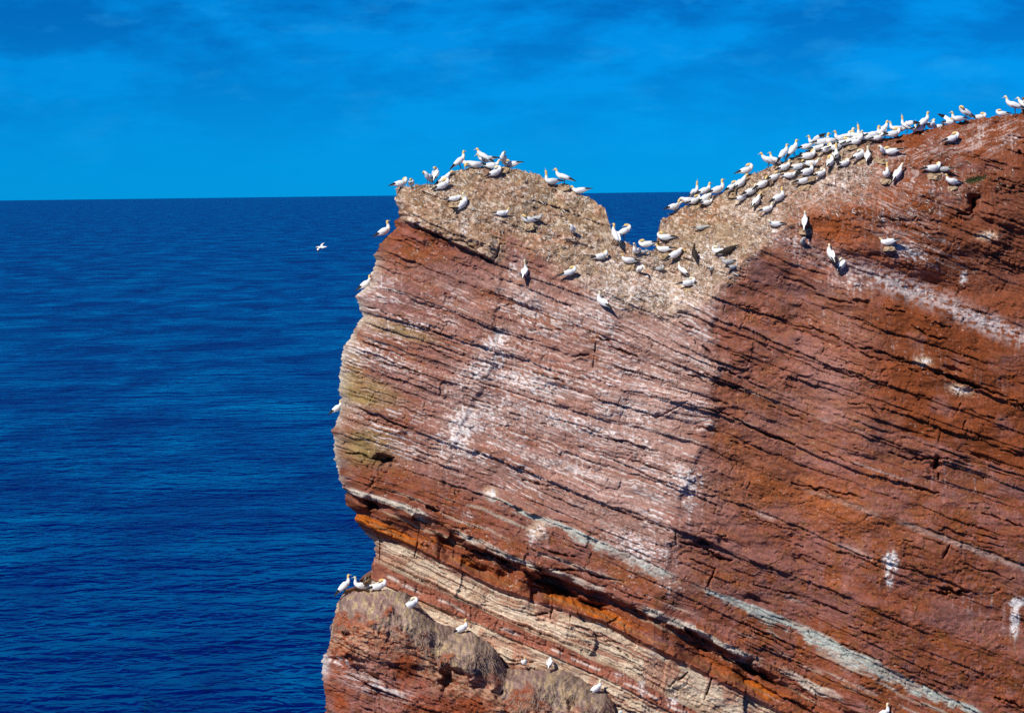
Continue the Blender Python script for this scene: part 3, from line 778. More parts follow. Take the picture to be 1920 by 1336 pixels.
# ------------------------------------------------------------------ the cliff
def build_cliff(name, L, T, nu, nv, xdense, ydense, xr, yb, ledge):
    u1 = (xdense - T[0, 0]) / (T[-1, 0] - T[0, 0])
    us = np.concatenate([np.linspace(0, u1, nu), u1 + (1 - u1) * (np.linspace(0, 1, 60)[1:]) ** 1.3])
    v1 = (ydense - T[0, 1]) / (yb - T[0, 1])
    vs = np.concatenate([np.linspace(0, v1, nv), v1 + (1 - v1) * (np.linspace(0, 1, 70)[1:]) ** 1.3])
    px, py = coons(L, T, us, vs, xr, yb)
    Y, col = cliff_fields(px, py, ledge)
    P = unproject(px, py, Y)
    # round the end of the headland: the left outline runs back out of sight
    ds = np.array([0.12, 0.3, 0.55, 0.9, 1.4, 2.1, 3.0, 4.2, 6.0, 8.5, 12.0, 17.0])[::-1]
    edge = P[:, :1, :]
    wl = np.repeat(edge, len(ds), 1).copy()
    wl[..., 1] += ds
    wl[..., 0] += 0.10 * ds + 0.004 * ds ** 2 + 0.15 * ds * fbm(py[:, :1] / 30, ds[None] / 1.5 + 0 * py[:, :1], 3, 111)
    pale = np.array([0.50, 0.40, 0.30], np.float32) if not ledge else np.array([0.30, 0.12, 0.07], np.float32)
    cl = np.repeat(col[:, :1, :], len(ds), 1) * 0.5 + 0.5 * pale
    P = np.concatenate([wl, P], 1)
    col = np.concatenate([cl, col], 1)
    # over the crest and down behind
    dt = np.array([0.15, 0.4, 0.8, 1.4, 2.2, 3.2, 4.5, 6.0, 7.5, 9.0, 11.0])[::-1]
    top = P[:1]
    wt = np.repeat(top, len(dt), 0).copy()
    wt[..., 1] += dt[:, None]
    wt[..., 2] -= (0.10 * dt + 0.03 * dt ** 2)[:, None] + (0.2 * np.minimum(dt, 2))[:, None] * (0.6 + 0.4 * vn(wt[..., 0] * 2, wt[..., 1] * 2, 112))
    wt[0, :, 2] = -1.5
    wt[1, :, 2] -= 1.0
    ct = np.repeat(col[:1], len(dt), 0)
    P = np.concatenate([wt, P], 0)
    col = np.concatenate([ct, col], 0)
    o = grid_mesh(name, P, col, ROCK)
    o['kind'] = 'structure'
    vis = (px < 1960) & (py < 1350)
    return o, px[vis], py[vis], P[len(dt):, len(ds):][vis]


cliff, cpx, cpy, cP = build_cliff('cliff', LEFT, TOP, 930, 800, 1978, 1430, 2300.0, 2830.0, False)
ledge, lpx, lpy, lP = build_cliff('cliff_ledge', LEDGE_LEFT, LEDGE_TOP, 400, 215, 1185, 1352, 2300.0, 2830.0, True)
# ------------------------------------------------------------------ gannets
M_WHITE = plain('plumage_white', (0.84, 0.84, 0.83), 0.75, 0.05, 20, 0.15)
M_HEAD = plain('plumage_yellow', (0.74, 0.52, 0.20), 0.75, 0.15, 30, 0.15)
M_CREAM = plain('plumage_cream', (0.74, 0.66, 0.46), 0.75, 0.10, 30, 0.15)
M_BLACK = plain('plumage_black', (0.018, 0.016, 0.016), 0.6, 0.2, 20, 0.25)
M_BROWN = plain('plumage_brown', (0.22, 0.14, 0.08), 0.8, 0.35, 26, 0.12)
M_GREY = plain('plumage_grey', (0.46, 0.46, 0.45), 0.8, 0.35, 26, 0.12)
M_DARK = plain('plumage_dark', (0.035, 0.026, 0.02), 0.7, 0.35, 26, 0.2)
M_BILL = plain('bill_horn', (0.36, 0.42, 0.47), 0.45, 0.1, 20, 0.4)
M_FOOT = plain('webbed_foot', (0.03, 0.03, 0.028), 0.6, 0.2, 20, 0.3)


def loft(pts, n=12):
    """one closed tube through (x, y, z, half width, half height) rings; returns verts, faces"""
    P = np.array([p[:3] for p in pts], float)
    verts, faces = [], []
    prev = np.array([0, 1.0, 0])
    for k in range(len(P)):
        t = P[min(k + 1, len(P) - 1)] - P[max(k - 1, 0)]
        t /= np.linalg.norm(t) + 1e-9
        side = prev - t * prev.dot(t)
        side /= np.linalg.norm(side) + 1e-9
        prev = side
        up = np.cross(t, side)
        w, h = pts[k][3], pts[k][4]
        for q in range(n):
            a = 2 * math.pi * q / n
            verts.append(P[k] + side * math.cos(a) * w + up * math.sin(a) * h)
    for k in range(len(P) - 1):
        for q in range(n):
            q2 = (q + 1) % n
            faces.append((k * n + q, k * n + q2, (k + 1) * n + q2, (k + 1) * n + q))
    faces.append(tuple(range(n))[::-1])
    faces.append(tuple((len(P) - 1) * n + q for q in range(n)))
    return verts, faces


def refine(pts, m=3):
    """Catmull-Rom subdivision of loft rings"""
    A = np.array(pts, float)
    A = np.vstack([2 * A[0] - A[1], A, 2 * A[-1] - A[-2]])
    out = []
    for k in range(1, len(A) - 2):
        for u in np.arange(m) / m:
            p0, p1, p2, p3 = A[k - 1:k + 3]
            out.append(0.5 * (2 * p1 + (p2 - p0) * u + (2 * p0 - 5 * p1 + 4 * p2 - p3) * u * u + (3 * p1 - p0 - 3 * p2 + p3) * u ** 3))
    out.append(A[-2])
    out = np.array(out)
    out[:, 3:5] = np.maximum(out[:, 3:5], 0.004)
    return [tuple(v) for v in out]


def mesh_of(name, verts, faces, mats, fm=None, smooth=True):
    me = bpy.data.meshes.new(name)
    me.from_pydata([tuple(v) for v in verts], [], faces)
    for m in mats:
        me.materials.append(m)
    if fm is not None:
        me.polygons.foreach_set('material_index', fm)
    if smooth:
        me.polygons.foreach_set('use_smooth', [True] * len(me.polygons))
    me.update()
    return me


# spine rings tail -> crown: x, y, z, half width, half height; the last ring is the forehead
TRUNK = {
    'stand': [(-.46,0,.10,.035,.008),(-.36,0,.155,.05,.02),(-.24,0,.225,.075,.06),(-.08,0,.31,.105,.10),(.06,0,.385,.112,.108),(.15,0,.455,.088,.09)],
    'sit': [(-.48,0,.15,.035,.008),(-.38,0,.155,.05,.02),(-.26,0,.155,.08,.065),(-.08,0,.145,.118,.115),(.08,0,.16,.122,.115),(.19,0,.205,.09,.09)],
}
NECK = {
    'alert': [(.21,.05),(.235,.13),(.245,.20),(.275,.235),(.31,.23)],
    'low': [(.07,.045),(.10,.09),(.12,.135),(.155,.165),(.19,.155)],
    'up': [(.06,.08),(.075,.18),(.085,.26),(.095,.32),(.105,.37)],
    'down': [(.08,.02),(.15,.0),(.20,-.06),(.215,-.13),(.225,-.18)],
}
poses = {}


def neck_rings(base, kind):
    bx, _, bz = base[:3]
    rad = [.066, .050, .044, .050, .036]
    if kind == 'back':       # head laid back along the shoulders
        o = [(.05,0,.07),(.03,.02,.125),(-.04,.045,.15),(-.10,.06,.14),(-.14,.065,.12)]
    elif kind == 'side':     # preening the flank
        o = [(.06,.02,.06),(.09,.06,.12),(.07,.12,.13),(.02,.15,.09),(-.02,.155,.05)]
    elif kind == 'over':     # turned and bowed over the near wing
        o = [(.06,-.02,.06),(.08,-.06,.12),(.06,-.12,.13),(.01,-.15,.09),(-.03,-.155,.05)]
    elif kind == 'alert':
        o = [(.045,0,.07),(.055,0,.15),(.065,0,.215),(.095,0,.250),(.135,0,.245)]
    elif kind == 'low':
        o = [(.05,0,.05),(.07,0,.10),(.09,0,.145),(.125,0,.17),(.165,0,.16)]
    elif kind == 'up':
        o = [(.03,0,.09),(.03,0,.19),(.035,0,.28),(.045,0,.345),(.055,0,.395)]
    elif kind == 'down':
        o = [(.07,0,.03),(.14,0,.02),(.19,0,-.03),(.215,0,-.09),(.23,0,-.135)]
    else:                    # fwd
        o = [(.08,0,.03),(.16,0,.05),(.22,0,.06),(.27,0,.06),(.31,0,.05)]
    return [(bx + a, b, bz + c, r, r * 1.05) for (a, b, c), r in zip(o, rad)]


def make_pose(trunk, neck, variant='adult', wing='folded'):
    key = (trunk, neck, variant, wing)
    if key in poses:
        return poses[key]
    tr = TRUNK['sit' if trunk == 'fly' else trunk]
    nk = neck_rings(tr[-1], neck)
    rings = refine(tr + nk, 3)
    v, f = loft(rings, 12)
    n = 12
    head0 = (len(tr) + 1) * 3
    fm = []
    for k in range(len(f)):
        ring = k // n
        fm.append(1 if ring >= head0 or k == len(f) - 1 else 0)
    body_m = {'adult': M_WHITE, 'pale': M_WHITE, 'brown': M_BROWN, 'dark': M_DARK, 'grey': M_GREY}[variant]
    head_m = {'adult': M_HEAD, 'pale': M_CREAM, 'brown': M_BROWN, 'dark': M_DARK, 'grey': M_GREY}[variant]
    parts = [('body', mesh_of('body', v, f, [body_m, head_m], fm), None)]
    # bill
    a, b = np.array(nk[-2][:3]), np.array(nk[-1][:3])
    d = (b - a) / (np.linalg.norm(b - a) + 1e-9)
    if neck not in ('up', 'back', 'side', 'over', 'down'):
        d = d + np.array([0, 0, -.12])
    br = [(*(b + d * x), w, w * 1.15) for x, w in ((-.012, .024), (.03, .017), (.08, .010), (.115, .003))]
    v, f = loft(br, 6)
    parts.append(('bill', mesh_of('bill', v, f, [M_BILL if variant != 'dark' else M_DARK]), None))
    # wings
    sh = np.array(tr[-2][:3])
    tl = np.array(tr[0][:3])
    ax = (sh - tl) / np.linalg.norm(sh - tl)
    up = np.array([-ax[2], 0, ax[0]])
    wing_m = {'adult': M_WHITE, 'pale': M_WHITE, 'brown': M_BROWN, 'dark': M_DARK, 'grey': M_GREY}[variant]
    for sd in (1, -1):
        y = np.array([0, sd * 1.0, 0])
        mode = wing
        if wing == 'raised':
            mode = 'up' if sd == 1 else 'folded'
        if mode == 'folded':
            r1 = [sh + ax * .07 + y * .075 + up * .03, sh + y * .112 + up * .035, sh - ax * .16 + y * .106 + up * .035, tl + ax * .22 + y * .066 + up * .045]
            r2 = [tl + ax * .225 + y * .066 + up * .044, tl + ax * .10 + y * .045 + up * .035, tl - ax * .02 + y * .028 + up * .022, tl - ax * .10 + y * .018 + up * .012]
            w1 = [(.012, .035), (.026, .085), (.026, .088), (.017, .052)]
            w2 = [(.016, .050), (.014, .036), (.010, .020), (.004, .006)]
            ring1 = [(*p, *w) for p, w in zip(r1, w1)]
            ring2 = [(*p, *w) for p, w in zip(r2, w2)]
        elif mode == 'up':
            # half lifted and held out behind
            r1 = [sh + y * .09 + up * .05, sh - ax * .10 + y * .20 + up * .17, sh - ax * .24 + y * .28 + up * .28]
            r2 = [sh - ax * .242 + y * .281 + up * .281, sh - ax * .42 + y * .32 + up * .36, sh - ax * .58 + y * .33 + up * .42]
            ring1 = [(*p, *w) for p, w in zip(r1, [(.02, .07), (.018, .11), (.014, .09)])]
            ring2 = [(*p, *w) for p, w in zip(r2, [(.014, .088), (.010, .06), (.003, .01)])]
        else:
            # spread in flight, tips drooping
            r1 = [sh + y * .07 + up * .04, sh + ax * .06 + y * .35 + up * .12, sh - ax * .02 + y * .62 + up * .10]
            r2 = [sh - ax * .021 + y * .622 + up * .10, sh - ax * .13 + y * .80 + up * .02, sh - ax * .26 + y * .95 - up * .08]
            ring1 = [(*p, *w) for p, w in zip(r1, [(.11, .022), (.10, .018), (.075, .012)])]
            ring2 = [(*p, *w) for p, w in zip(r2, [(.074, .012), (.05, .008), (.006, .003)])]
        if mode == 'spread':
            def loft_x(r):
                P = []
                vs_, fs_ = [], []
                for (x, yy, z, w, h) in r:
                    for q in range(8):
                        a_ = 2 * math.pi * q / 8
                        vs_.append((x + math.cos(a_) * w, yy, z + math.sin(a_) * h))
                for k in range(len(r) - 1):
                    for q in range(8):
                        q2 = (q + 1) % 8
                        fs_.append((k * 8 + q, k * 8 + q2, (k + 1) * 8 + q2, (k + 1) * 8 + q))
                fs_.append(tuple(range(8)))
                fs_.append(tuple((len(r) - 1) * 8 + q for q in range(8)))
                return vs_, fs_
            lf = loft_x
        else:
            lf = lambda r: loft(r, 8)
        v, f = lf(refine(ring1, 2))
        wm = mesh_of('wing', v, f, [wing_m])
        v, f = lf(refine(ring2, 2))
        tm = mesh_of('wing_tip', v, f, [M_BLACK if variant in ('adult', 'pale') else M_DARK])
        parts.append(('wing', wm, tm))
    if trunk == 'stand':
        for sd in (1, -1):
            v, f = loft([(-.06, sd * .055, .26, .022, .022), (-.05, sd * .055, .14, .012, .012), (-.03, sd * .055, .02, .012, .012), (.0, sd * .06, .006, .022, .006), (.055, sd * .07, .004, .042, .004)], 6)
            parts.append(('leg', mesh_of('leg', v, f, [M_FOOT]), None))
    poses[key] = parts
    return parts


def surface(px, py):
    d = (cpx - px) ** 2 + (cpy - py) ** 2
    i = int(np.argmin(d))
    return cP[i], math.sqrt(d[i])


def ledge_surface(px, py):
    d = (lpx - px) ** 2 + (lpy - py) ** 2
    i = int(np.argmin(d))
    return lP[i]


def gannet(px, py, yaw, pitch, trunk, neck, label, variant='adult', wing='folded', behind=0.0, on='cliff', scale=1.0, lift=0.0, group=None, pos=None):
    if pos is None:
        pos = (ledge_surface(px, py) if on == 'ledge' else surface(px, py)[0]).copy()
        if behind:
            q = unproject(np.array([float(px)]), np.array([float(py)]), np.array([pos[1] + behind]))[0]
            pos = q
        else:
            # stand a little in front of the sloping rock so the body does not sink into it
            q = unproject(np.array([float(px)]), np.array([float(py)]), np.array([pos[1] - 0.10]))[0]
            pos = q
        pos[2] += lift
    root = bpy.data.objects.new('gannet', None)
    root.empty_display_size = 0.2
    C.objects.link(root)
    root.location = pos
    root.rotation_euler = (0, R(-pitch), R(yaw))
    sc = 1.02 * scale * random.uniform(0.95, 1.05)
    root.scale = (sc, sc, sc)
    root['label'] = label
    root['category'] = 'gannet'
    root['group'] = group or 'gannets of the cliff colony'
    for nm, me, tip in make_pose(trunk, neck, variant, wing):
        o = bpy.data.objects.new(nm, me)
        C.objects.link(o)
        o.parent = root
        if tip is not None:
            t = bpy.data.objects.new('wing_tip', tip)
            C.objects.link(t)
            t.parent = o
    return root


G1, G2, G3, G4, G5, G6 = ('gannets on the left summit', 'gannets on the face of the left summit', 'gannets in the saddle below the notch',
                          'gannets along the right ridge', 'gannets on the right slope', 'gannets on the lower ledge')
# x, y of the feet in the photograph, yaw (0 right, 90 away, 180 left, 270 towards us), pitch, trunk, neck, label, extras
BIRDS = [
 # left summit, crest
 (753,351,25,10,'sit','side','preening gannet on the outermost left tip of the summit crest',dict(group=G1)),
 (771,350,80,0,'sit','back','small resting gannet second from the left tip of the summit crest',dict(group=G1,scale=.85,behind=.2)),
 (803,347,250,0,'stand','over','preening gannet facing us, left one of the four on the summit\'s left shoulder',dict(group=G1,scale=.9)),
 (817,343,80,0,'stand','back','upright gannet seen from behind on the summit\'s left shoulder',dict(group=G1,behind=.3)),
 (836,343,20,30,'sit','fwd','gannet leaning uphill with its neck stretched on the summit\'s left shoulder',dict(group=G1,behind=.2)),
 (834,354,15,22,'sit','back','large gannet lying lowest on the summit\'s left shoulder, head tucked away',dict(group=G1)),
 (866,316,15,12,'stand','alert','gannet standing tall at the left end of the top row on the summit',dict(group=G1)),
 (880,314,190,0,'sit','low','gannet half hidden behind the tall one at the left of the top row',dict(group=G1,behind=.4,variant='pale')),
 (891,316,200,0,'sit','down','gannet bowing its head to the left in the top row of the summit',dict(group=G1)),
 (905,309,175,5,'stand','low','big gannet crouching across the middle of the summit\'s top row',dict(group=G1,behind=.3)),
 (912,311,185,-5,'sit','low','yellow-headed gannet right behind the crouching one in the summit\'s top row',dict(group=G1,behind=.6,lift=.12)),
 (923,317,5,0,'sit','low','gannet sitting low in the dip of the summit\'s top row',dict(group=G1,variant='pale')),
 (944,313,265,0,'stand','back','upright gannet facing us near the right end of the summit\'s top row',dict(group=G1)),
 (960,315,165,-10,'sit','back','rightmost gannet of the summit\'s top row, long tail pointing right',dict(group=G1,behind=.2)),
 (932,330,25,20,'sit','back','greyish gannet just below the summit\'s top row, dark shadow beside it',dict(group=G1,variant='pale')),
 (1034,347,200,0,'sit','up','gannet pointing its bill straight up beside the notch',dict(group=G1)),
 (1057,347,170,-8,'stand','alert','gannet standing right behind the one pointing its bill skyward',dict(group=G1,scale=1.05)),
 (1088,364,175,-8,'sit','low','gannet lying at the right end of the summit above the notch',dict(group=G1)),
 # left summit, face
 (853,378,5,5,'sit','down','left one of two gannets nesting together on the tan cap rock',dict(group=G2,variant='pale',scale=.85)),
 (872,388,30,40,'sit','alert','right one of two gannets on the tan cap rock, leaning upright',dict(group=G2,variant='pale')),
 (942,406,5,0,'sit','low','gannet lying flat on tan rock, tail pointing left',dict(group=G2,scale=.85)),
 (990,419,200,5,'sit','side','gannet preening beside a downy chick on the tan rock',dict(group=G2)),
 (1007,414,330,0,'sit','low','fluffy grey chick beside a preening gannet on tan rock',dict(group=G2,variant='grey',scale=.7)),
 (1074,444,260,0,'stand','over','gannet preening alone on the tan rock left of the saddle',dict(group=G2,variant='pale',scale=.9)),
 (985,516,75,30,'sit','up','thin-necked gannet seen from behind below the cracked block',dict(group=G2,variant='pale')),
 (1071,517,10,15,'sit','back','gannet asleep with its tail pointing left on the pale rock',dict(group=G2)),
 (1126,572,140,28,'sit','alert','lone gannet lowest below the saddle, long white back to us',dict(group=G2,variant='pale',scale=1.05)),
 (724,440,25,25,'sit','alert','gannet perched on the left cliff edge above the sea',dict(group=G2)),
 (690,538,25,30,'sit','low','gannet half hidden on the left cliff edge, tail over the sea',dict(group=G2,behind=.5)),
 (636,770,30,30,'sit','low','gannet tucked behind the pale left cliff edge at mid height',dict(group=G2,behind=.6,scale=.9)),
 # saddle
 (1149,456,130,25,'stand','alert','gannet standing against the left wall of the notch',dict(group=G3)),
 (1172,450,20,0,'stand','back','preening gannet against the blue sea in the notch, beside the left wall',dict(group=G3,behind=.2)),
 (1193,477,250,0,'sit','alert','gannet sitting upright facing us in the middle of the saddle',dict(group=G3,variant='pale')),
 (1206,477,20,0,'sit','down','grey chick crouching right beside the upright gannet in the saddle',dict(group=G3,variant='grey',scale=.6)),
 (1213,465,170,-10,'sit','back','gannet with its head tucked away on the rim of the notch',dict(group=G3,behind=.1)),
 (1246,452,175,0,'sit','back','sleeping gannet on the right rim of the notch, tail pointing left',dict(group=G3)),
 (1245,474,160,-5,'sit','low','yellow-headed gannet facing left just under the notch',dict(group=G3)),
 (1270,483,20,25,'sit','down','plump gannet bowing its head to the right under the notch',dict(group=G3)),
 (1301,480,100,45,'sit','alert','upright black bird standing alone on the tan saddle',dict(group=G3,variant='dark',scale=.85)),
 (1349,479,170,0,'sit','back','white gannet lying in front of a dark-winged young bird',dict(group=G3,variant='pale')),
 (1367,477,150,-25,'sit','fwd','dark brown young gannet leaning downhill to the right of the saddle',dict(group=G3,variant='dark')),
 (1366,497,190,-5,'sit','low','greyish gannet below the dark young bird',dict(group=G3,variant='grey',scale=.85)),
 (1178,495,195,5,'sit','low','gannet lying flat facing left in the saddle, black wing tip raised',dict(group=G3)),
 (1129,487,20,10,'sit','side','gannet curled up with head turned right at the left of the saddle',dict(group=G3)),
 (1201,517,300,0,'stand','down','gannet bending forward over a dark shadow in the lower saddle',dict(group=G3,variant='pale',scale=.85)),
 (1237,508,0,0,'sit','back','small grey chick resting alone in the lower saddle',dict(group=G3,variant='grey',scale=.65)),
 (1277,519,150,10,'stand','alert','upper one of two gannets close together in the lower saddle',dict(group=G3,variant='pale',scale=.8)),
 (1292,537,10,5,'sit','back','lower one of two gannets close together in the lower saddle',dict(group=G3,variant='pale',scale=.95)),
 (1333,508,60,0,'sit','down','yellowish gannet half hidden among the whitened rocks right of the saddle',dict(group=G3,variant='pale',scale=.75)),
 (1374,506,30,0,'sit','low','grey speckled chick at the right end of the saddle',dict(group=G3,variant='grey',scale=.7)),
 (1314,432,0,0,'sit','fwd','small grey chick sprawled on the tan slope above the black bird',dict(group=G3,variant='grey',scale=.7)),
 # right ridge, lower end
 (1266,394,28,12,'sit','fwd','lowest gannet of the right ridge, tail hanging over the notch',dict(group=G4)),
 (1290,383,200,0,'sit','down','gannet arching its neck down, second from the lower end of the ridge',dict(group=G4)),
 (1303,374,300,0,'stand','up','gannet with a yellow head raised above the others at the ridge\'s lower end',dict(group=G4,behind=.3,scale=.9)),
 (1305,383,30,14,'sit','back','gannet lying under the raised yellow head at the ridge\'s lower end',dict(group=G4)),
 (1324,364,28,18,'sit','low','gannet stretched along the skyline of the ridge\'s lower end',dict(group=G4,behind=.3)),
 (1327,377,30,25,'sit','fwd','long slanting gannet in the middle of the lower ridge cluster',dict(group=G4)),
 (1327,385,20,5,'sit','back','small gannet lying lowest in the lower ridge cluster',dict(group=G4,scale=.8)),
 (1349,362,20,18,'sit','alert','gannet looking back over the lower ridge cluster, head against the sky',dict(group=G4)),
 (1376,357,35,18,'sit','back','gannet with its head turned back, just above the lower ridge cluster',dict(group=G4)),
 (1392,349,40,30,'sit','fwd','gannet climbing steeply beside a brown rock step on the ridge',dict(group=G4)),
 (1402,326,15,15,'sit','back','single gannet on the skyline rock step of the right ridge',dict(group=G4)),
 (1420,383,55,30,'sit','fwd','slanting gannet low on the slope with a dark shadow uphill',dict(group=G5)),
 (1391,377,20,10,'sit','low','greyish gannet sitting low on the slope, left of the slanting one',dict(group=G5,variant='pale',scale=.8)),
 (1432,352,30,22,'sit','low','gannet alone on bare slope below the twin skyline birds',dict(group=G5)),
 (1439,316,195,0,'stand','low','left one of twin gannets on the skyline of the ridge',dict(group=G4)),
 (1453,314,190,0,'stand','alert','right one of twin gannets on the skyline of the ridge',dict(group=G4,scale=.9)),
 (1473,320,30,15,'sit','low','gannet sitting under the pair of skyline birds mid ridge',dict(group=G4)),
 (1475,300,25,22,'stand','low','left gannet of the slanting skyline pair mid ridge',dict(group=G4,scale=.95)),
 (1493,294,25,22,'stand','low','right gannet of the slanting skyline pair mid ridge',dict(group=G4,scale=.95)),
 (1480,335,5,0,'sit','low','gannet lying flat on the bare slope below mid ridge',dict(group=G5,variant='pale',scale=.9)),
 (1463,377,30,22,'sit','alert','gannet with raised neck and black shadow, low on the slope',dict(group=G5)),
 (1509,346,20,10,'sit','side','gannet preening on a pale nest in the centre of the slope',dict(group=G5)),
 (1516,329,25,15,'sit','alert','yellow-headed gannet above the preening one in the slope centre',dict(group=G5)),
 (1521,313,0,-4,'sit','low','gannet stretched out flat with a shadow at its breast',dict(group=G5,variant='pale',scale=.95)),
 (1517,300,15,8,'sit','side','wide white gannet lying beneath the skyline row',dict(group=G5,scale=1.1)),
 (1558,311,60,22,'sit','side','front one of two gannets nesting beside a deep shadow',dict(group=G5)),
 (1567,298,75,10,'sit','up','rear one of two gannets nesting beside a deep shadow, neck raised',dict(group=G5)),
 # right ridge, dense skyline row
 (1527,273,190,0,'sit','alert','orange-headed gannet at the left end of the dense skyline row, wing held out left',dict(group=G4,wing='raised',scale=.9)),
 (1543,273,15,5,'sit','alert','gannet second from the left in the dense skyline row',dict(group=G4)),
 (1556,272,200,0,'sit','low','round yellow head third from the left in the dense skyline row',dict(group=G4)),
 (1568,283,20,5,'sit','low','gannet with ochre head nestled just under the dense skyline row',dict(group=G4,scale=.9)),
 (1576,266,205,0,'sit','alert','gannet fourth from the left in the dense skyline row',dict(group=G4)),
 (1589,264,10,5,'sit','alert','white-headed gannet fifth from the left in the dense skyline row',dict(group=G4,variant='pale',behind=.3)),
 (1596,271,25,15,'sit','down','gannet bowing forward in front of the dense skyline row',dict(group=G4)),
 (1603,262,180,0,'sit','back','white hunched back in the middle of the dense skyline row',dict(group=G4,behind=.3)),
 (1613,265,280,0,'sit','alert','gannet facing us in front of the long-necked one on the skyline',dict(group=G4,variant='pale',scale=.9)),
 (1620,262,185,0,'sit','up','long-necked gannet with dark bill to the left, middle of the skyline row',dict(group=G4,behind=.2,scale=1.0)),
 (1639,259,15,8,'sit','alert','gannet with orange head tilted, right of the long-necked one',dict(group=G4)),
 (1651,258,10,8,'sit','back','white back between the orange-headed and the preening skyline birds',dict(group=G4,behind=.3)),
 (1661,257,15,18,'stand','low','large gannet on the skyline looking down to the left',dict(group=G4,scale=.95)),
 (1677,258,15,8,'sit','back','white mound of a gannet lying where the red soil begins',dict(group=G4,scale=1.05)),
 (1680,248,190,0,'sit','alert','left one of two gannets with crossed bills on the skyline',dict(group=G4,behind=.4,variant='pale',scale=.95)),
 (1688,248,350,0,'sit','alert','right one of two gannets with crossed bills on the skyline',dict(group=G4,behind=.5,variant='pale',scale=.95)),
 (1699,250,185,0,'stand','up','tallest gannet of the skyline, neck stretched and one wing lifted',dict(group=G4,wing='raised',scale=.9)),
 (1716,250,80,0,'sit','up','slim gannet neck just right of the lifted wing',dict(group=G4,behind=.2,variant='pale',scale=.85)),
 (1735,243,30,8,'stand','alert','gannet standing upright on the red brow, yellow head looking left',dict(group=G4,scale=.95)),
 (1746,242,60,0,'sit','low','gannet tucked behind the upright one on the red brow',dict(group=G4,behind=.3,variant='pale')),
 (1759,245,200,0,'sit','alert','single pale yellow head peeping over the red brow',dict(group=G4,behind=.9,scale=.95)),
 (1770,243,90,0,'sit','alert','small black head peeping over the red brow',dict(group=G4,behind=.9,variant='dark',scale=.8)),
 (1782,236,20,0,'sit','back','gannet lying on the brow with a black wing lifted',dict(group=G4,wing='raised',behind=.2,scale=.85)),
 (1796,229,190,0,'sit','alert','thin-necked gannet at the feet of the preening bird on the brow',dict(group=G4,scale=.9)),
 (1809,226,200,0,'stand','side','plump gannet preening on the brow, bright yellow head turned left',dict(group=G4,scale=1.0)),
 (1838,226,10,0,'sit','back','white back barely showing over the right brow',dict(group=G4,behind=.8,scale=.9)),
 (1878,219,185,0,'sit','back','white crown barely showing left of the rightmost standing bird',dict(group=G4,behind=.6,scale=.8)),
 (1902,214,180,-8,'stand','alert','rightmost standing gannet in profile facing left against the sky',dict(group=G4,scale=1.05,variant='pale')),
 (1921,212,160,0,'stand','low','gannet cut off by the right picture edge, dark wing lifted',dict(group=G4,wing='raised',variant='pale')),
 (1514,281,20,10,'sit','low','gannet just outside the left end of the dense skyline row',dict(group=G4,scale=.9)),
 (1535,283,10,10,'sit','back','gannet lying under the second bird of the dense skyline row',dict(group=G4,scale=.9)),
 (1552,286,25,15,'sit','side','preening gannet under the round yellow head of the skyline row',dict(group=G4,scale=.9)),
 (1583,274,15,8,'sit','back','gannet lying in front of the fifth bird of the skyline row',dict(group=G4,scale=.95)),
 (1606,272,20,8,'sit','low','gannet right below the white hunched back of the skyline row',dict(group=G4,variant='pale',scale=.9)),
 (1628,264,190,0,'sit','low','gannet lying left of the tilted orange head, neck drawn in',dict(group=G4,scale=.9)),
 (1648,264,15,10,'sit','back','gannet asleep at the foot of the large one looking down',dict(group=G4,variant='pale',scale=.9)),
 (1725,247,20,5,'sit','back','gannet lying at the feet of the upright brow bird',dict(group=G4,scale=.9)),
 # right slope
 (1410,365,25,18,'sit','low','gannet on the slope just right of the brown rock step',dict(group=G5,variant='pale',scale=.9)),
 (1455,338,25,15,'sit','back','gannet asleep left of the flat-lying bird below mid ridge',dict(group=G5,scale=.9)),
 (1497,319,25,12,'sit','low','gannet between the mid ridge pair and the flat bird with a shadow',dict(group=G5,scale=.9)),
 (1541,331,30,15,'sit','back','gannet resting right of the yellow-headed bird in the slope centre',dict(group=G5,variant='pale',scale=.85)),
 (1440,398,20,12,'sit','low','gannet lowest on the pale slope above the preening one',dict(group=G5,variant='pale',scale=.85)),
 (1585,312,30,12,'sit','side','preening gannet right of the nesting pair with the deep shadow',dict(group=G5,variant='pale',scale=.85)),
 (1612,299,40,18,'sit','back','left one of two gannets side by side under the skyline row',dict(group=G5,variant='pale')),
 (1627,299,75,28,'sit','alert','right one of two gannets side by side under the skyline row',dict(group=G5,variant='pale')),
 (1655,296,250,0,'stand','over','speckled gannet preening, facing us on the streaked slope',dict(group=G5,variant='pale',scale=.85)),
 (1672,291,170,-10,'sit','back','gannet resting right behind the speckled preening one',dict(group=G5,scale=.95)),
 (1662,334,275,10,'sit','up','gannet facing us with a raised yellow neck on the right slope',dict(group=G5)),
 (1687,331,45,40,'sit','fwd','gannet leaning uphill next to the raised yellow neck',dict(group=G5,variant='pale')),
 (1789,266,15,15,'sit','back','gannet asleep alone on the bare red soil below the brow',dict(group=G5)),
 (1751,323,15,5,'sit','side','large gannet in the pair on the whitened ledge of the right slope',dict(group=G5,scale=1.1)),
 (1771,323,160,-5,'sit','low','greyish partner in the pair on the whitened ledge',dict(group=G5,variant='grey',scale=.8)),
 (1784,347,200,10,'sit','low','gannet facing left beside the green grass tuft',dict(group=G5)),
 (1453,426,160,0,'sit','side','gannet preening low on the slope above the arris',dict(group=G5,variant='pale',scale=.9)),
 (1510,427,75,25,'stand','alert','gannet seen from behind with a black shadow on red rock',dict(group=G5,variant='pale',scale=.9)),
 (1505,468,260,0,'stand','side','mottled gannet preening on a pale ledge of the red face',dict(group=G5,variant='grey',scale=.85)),
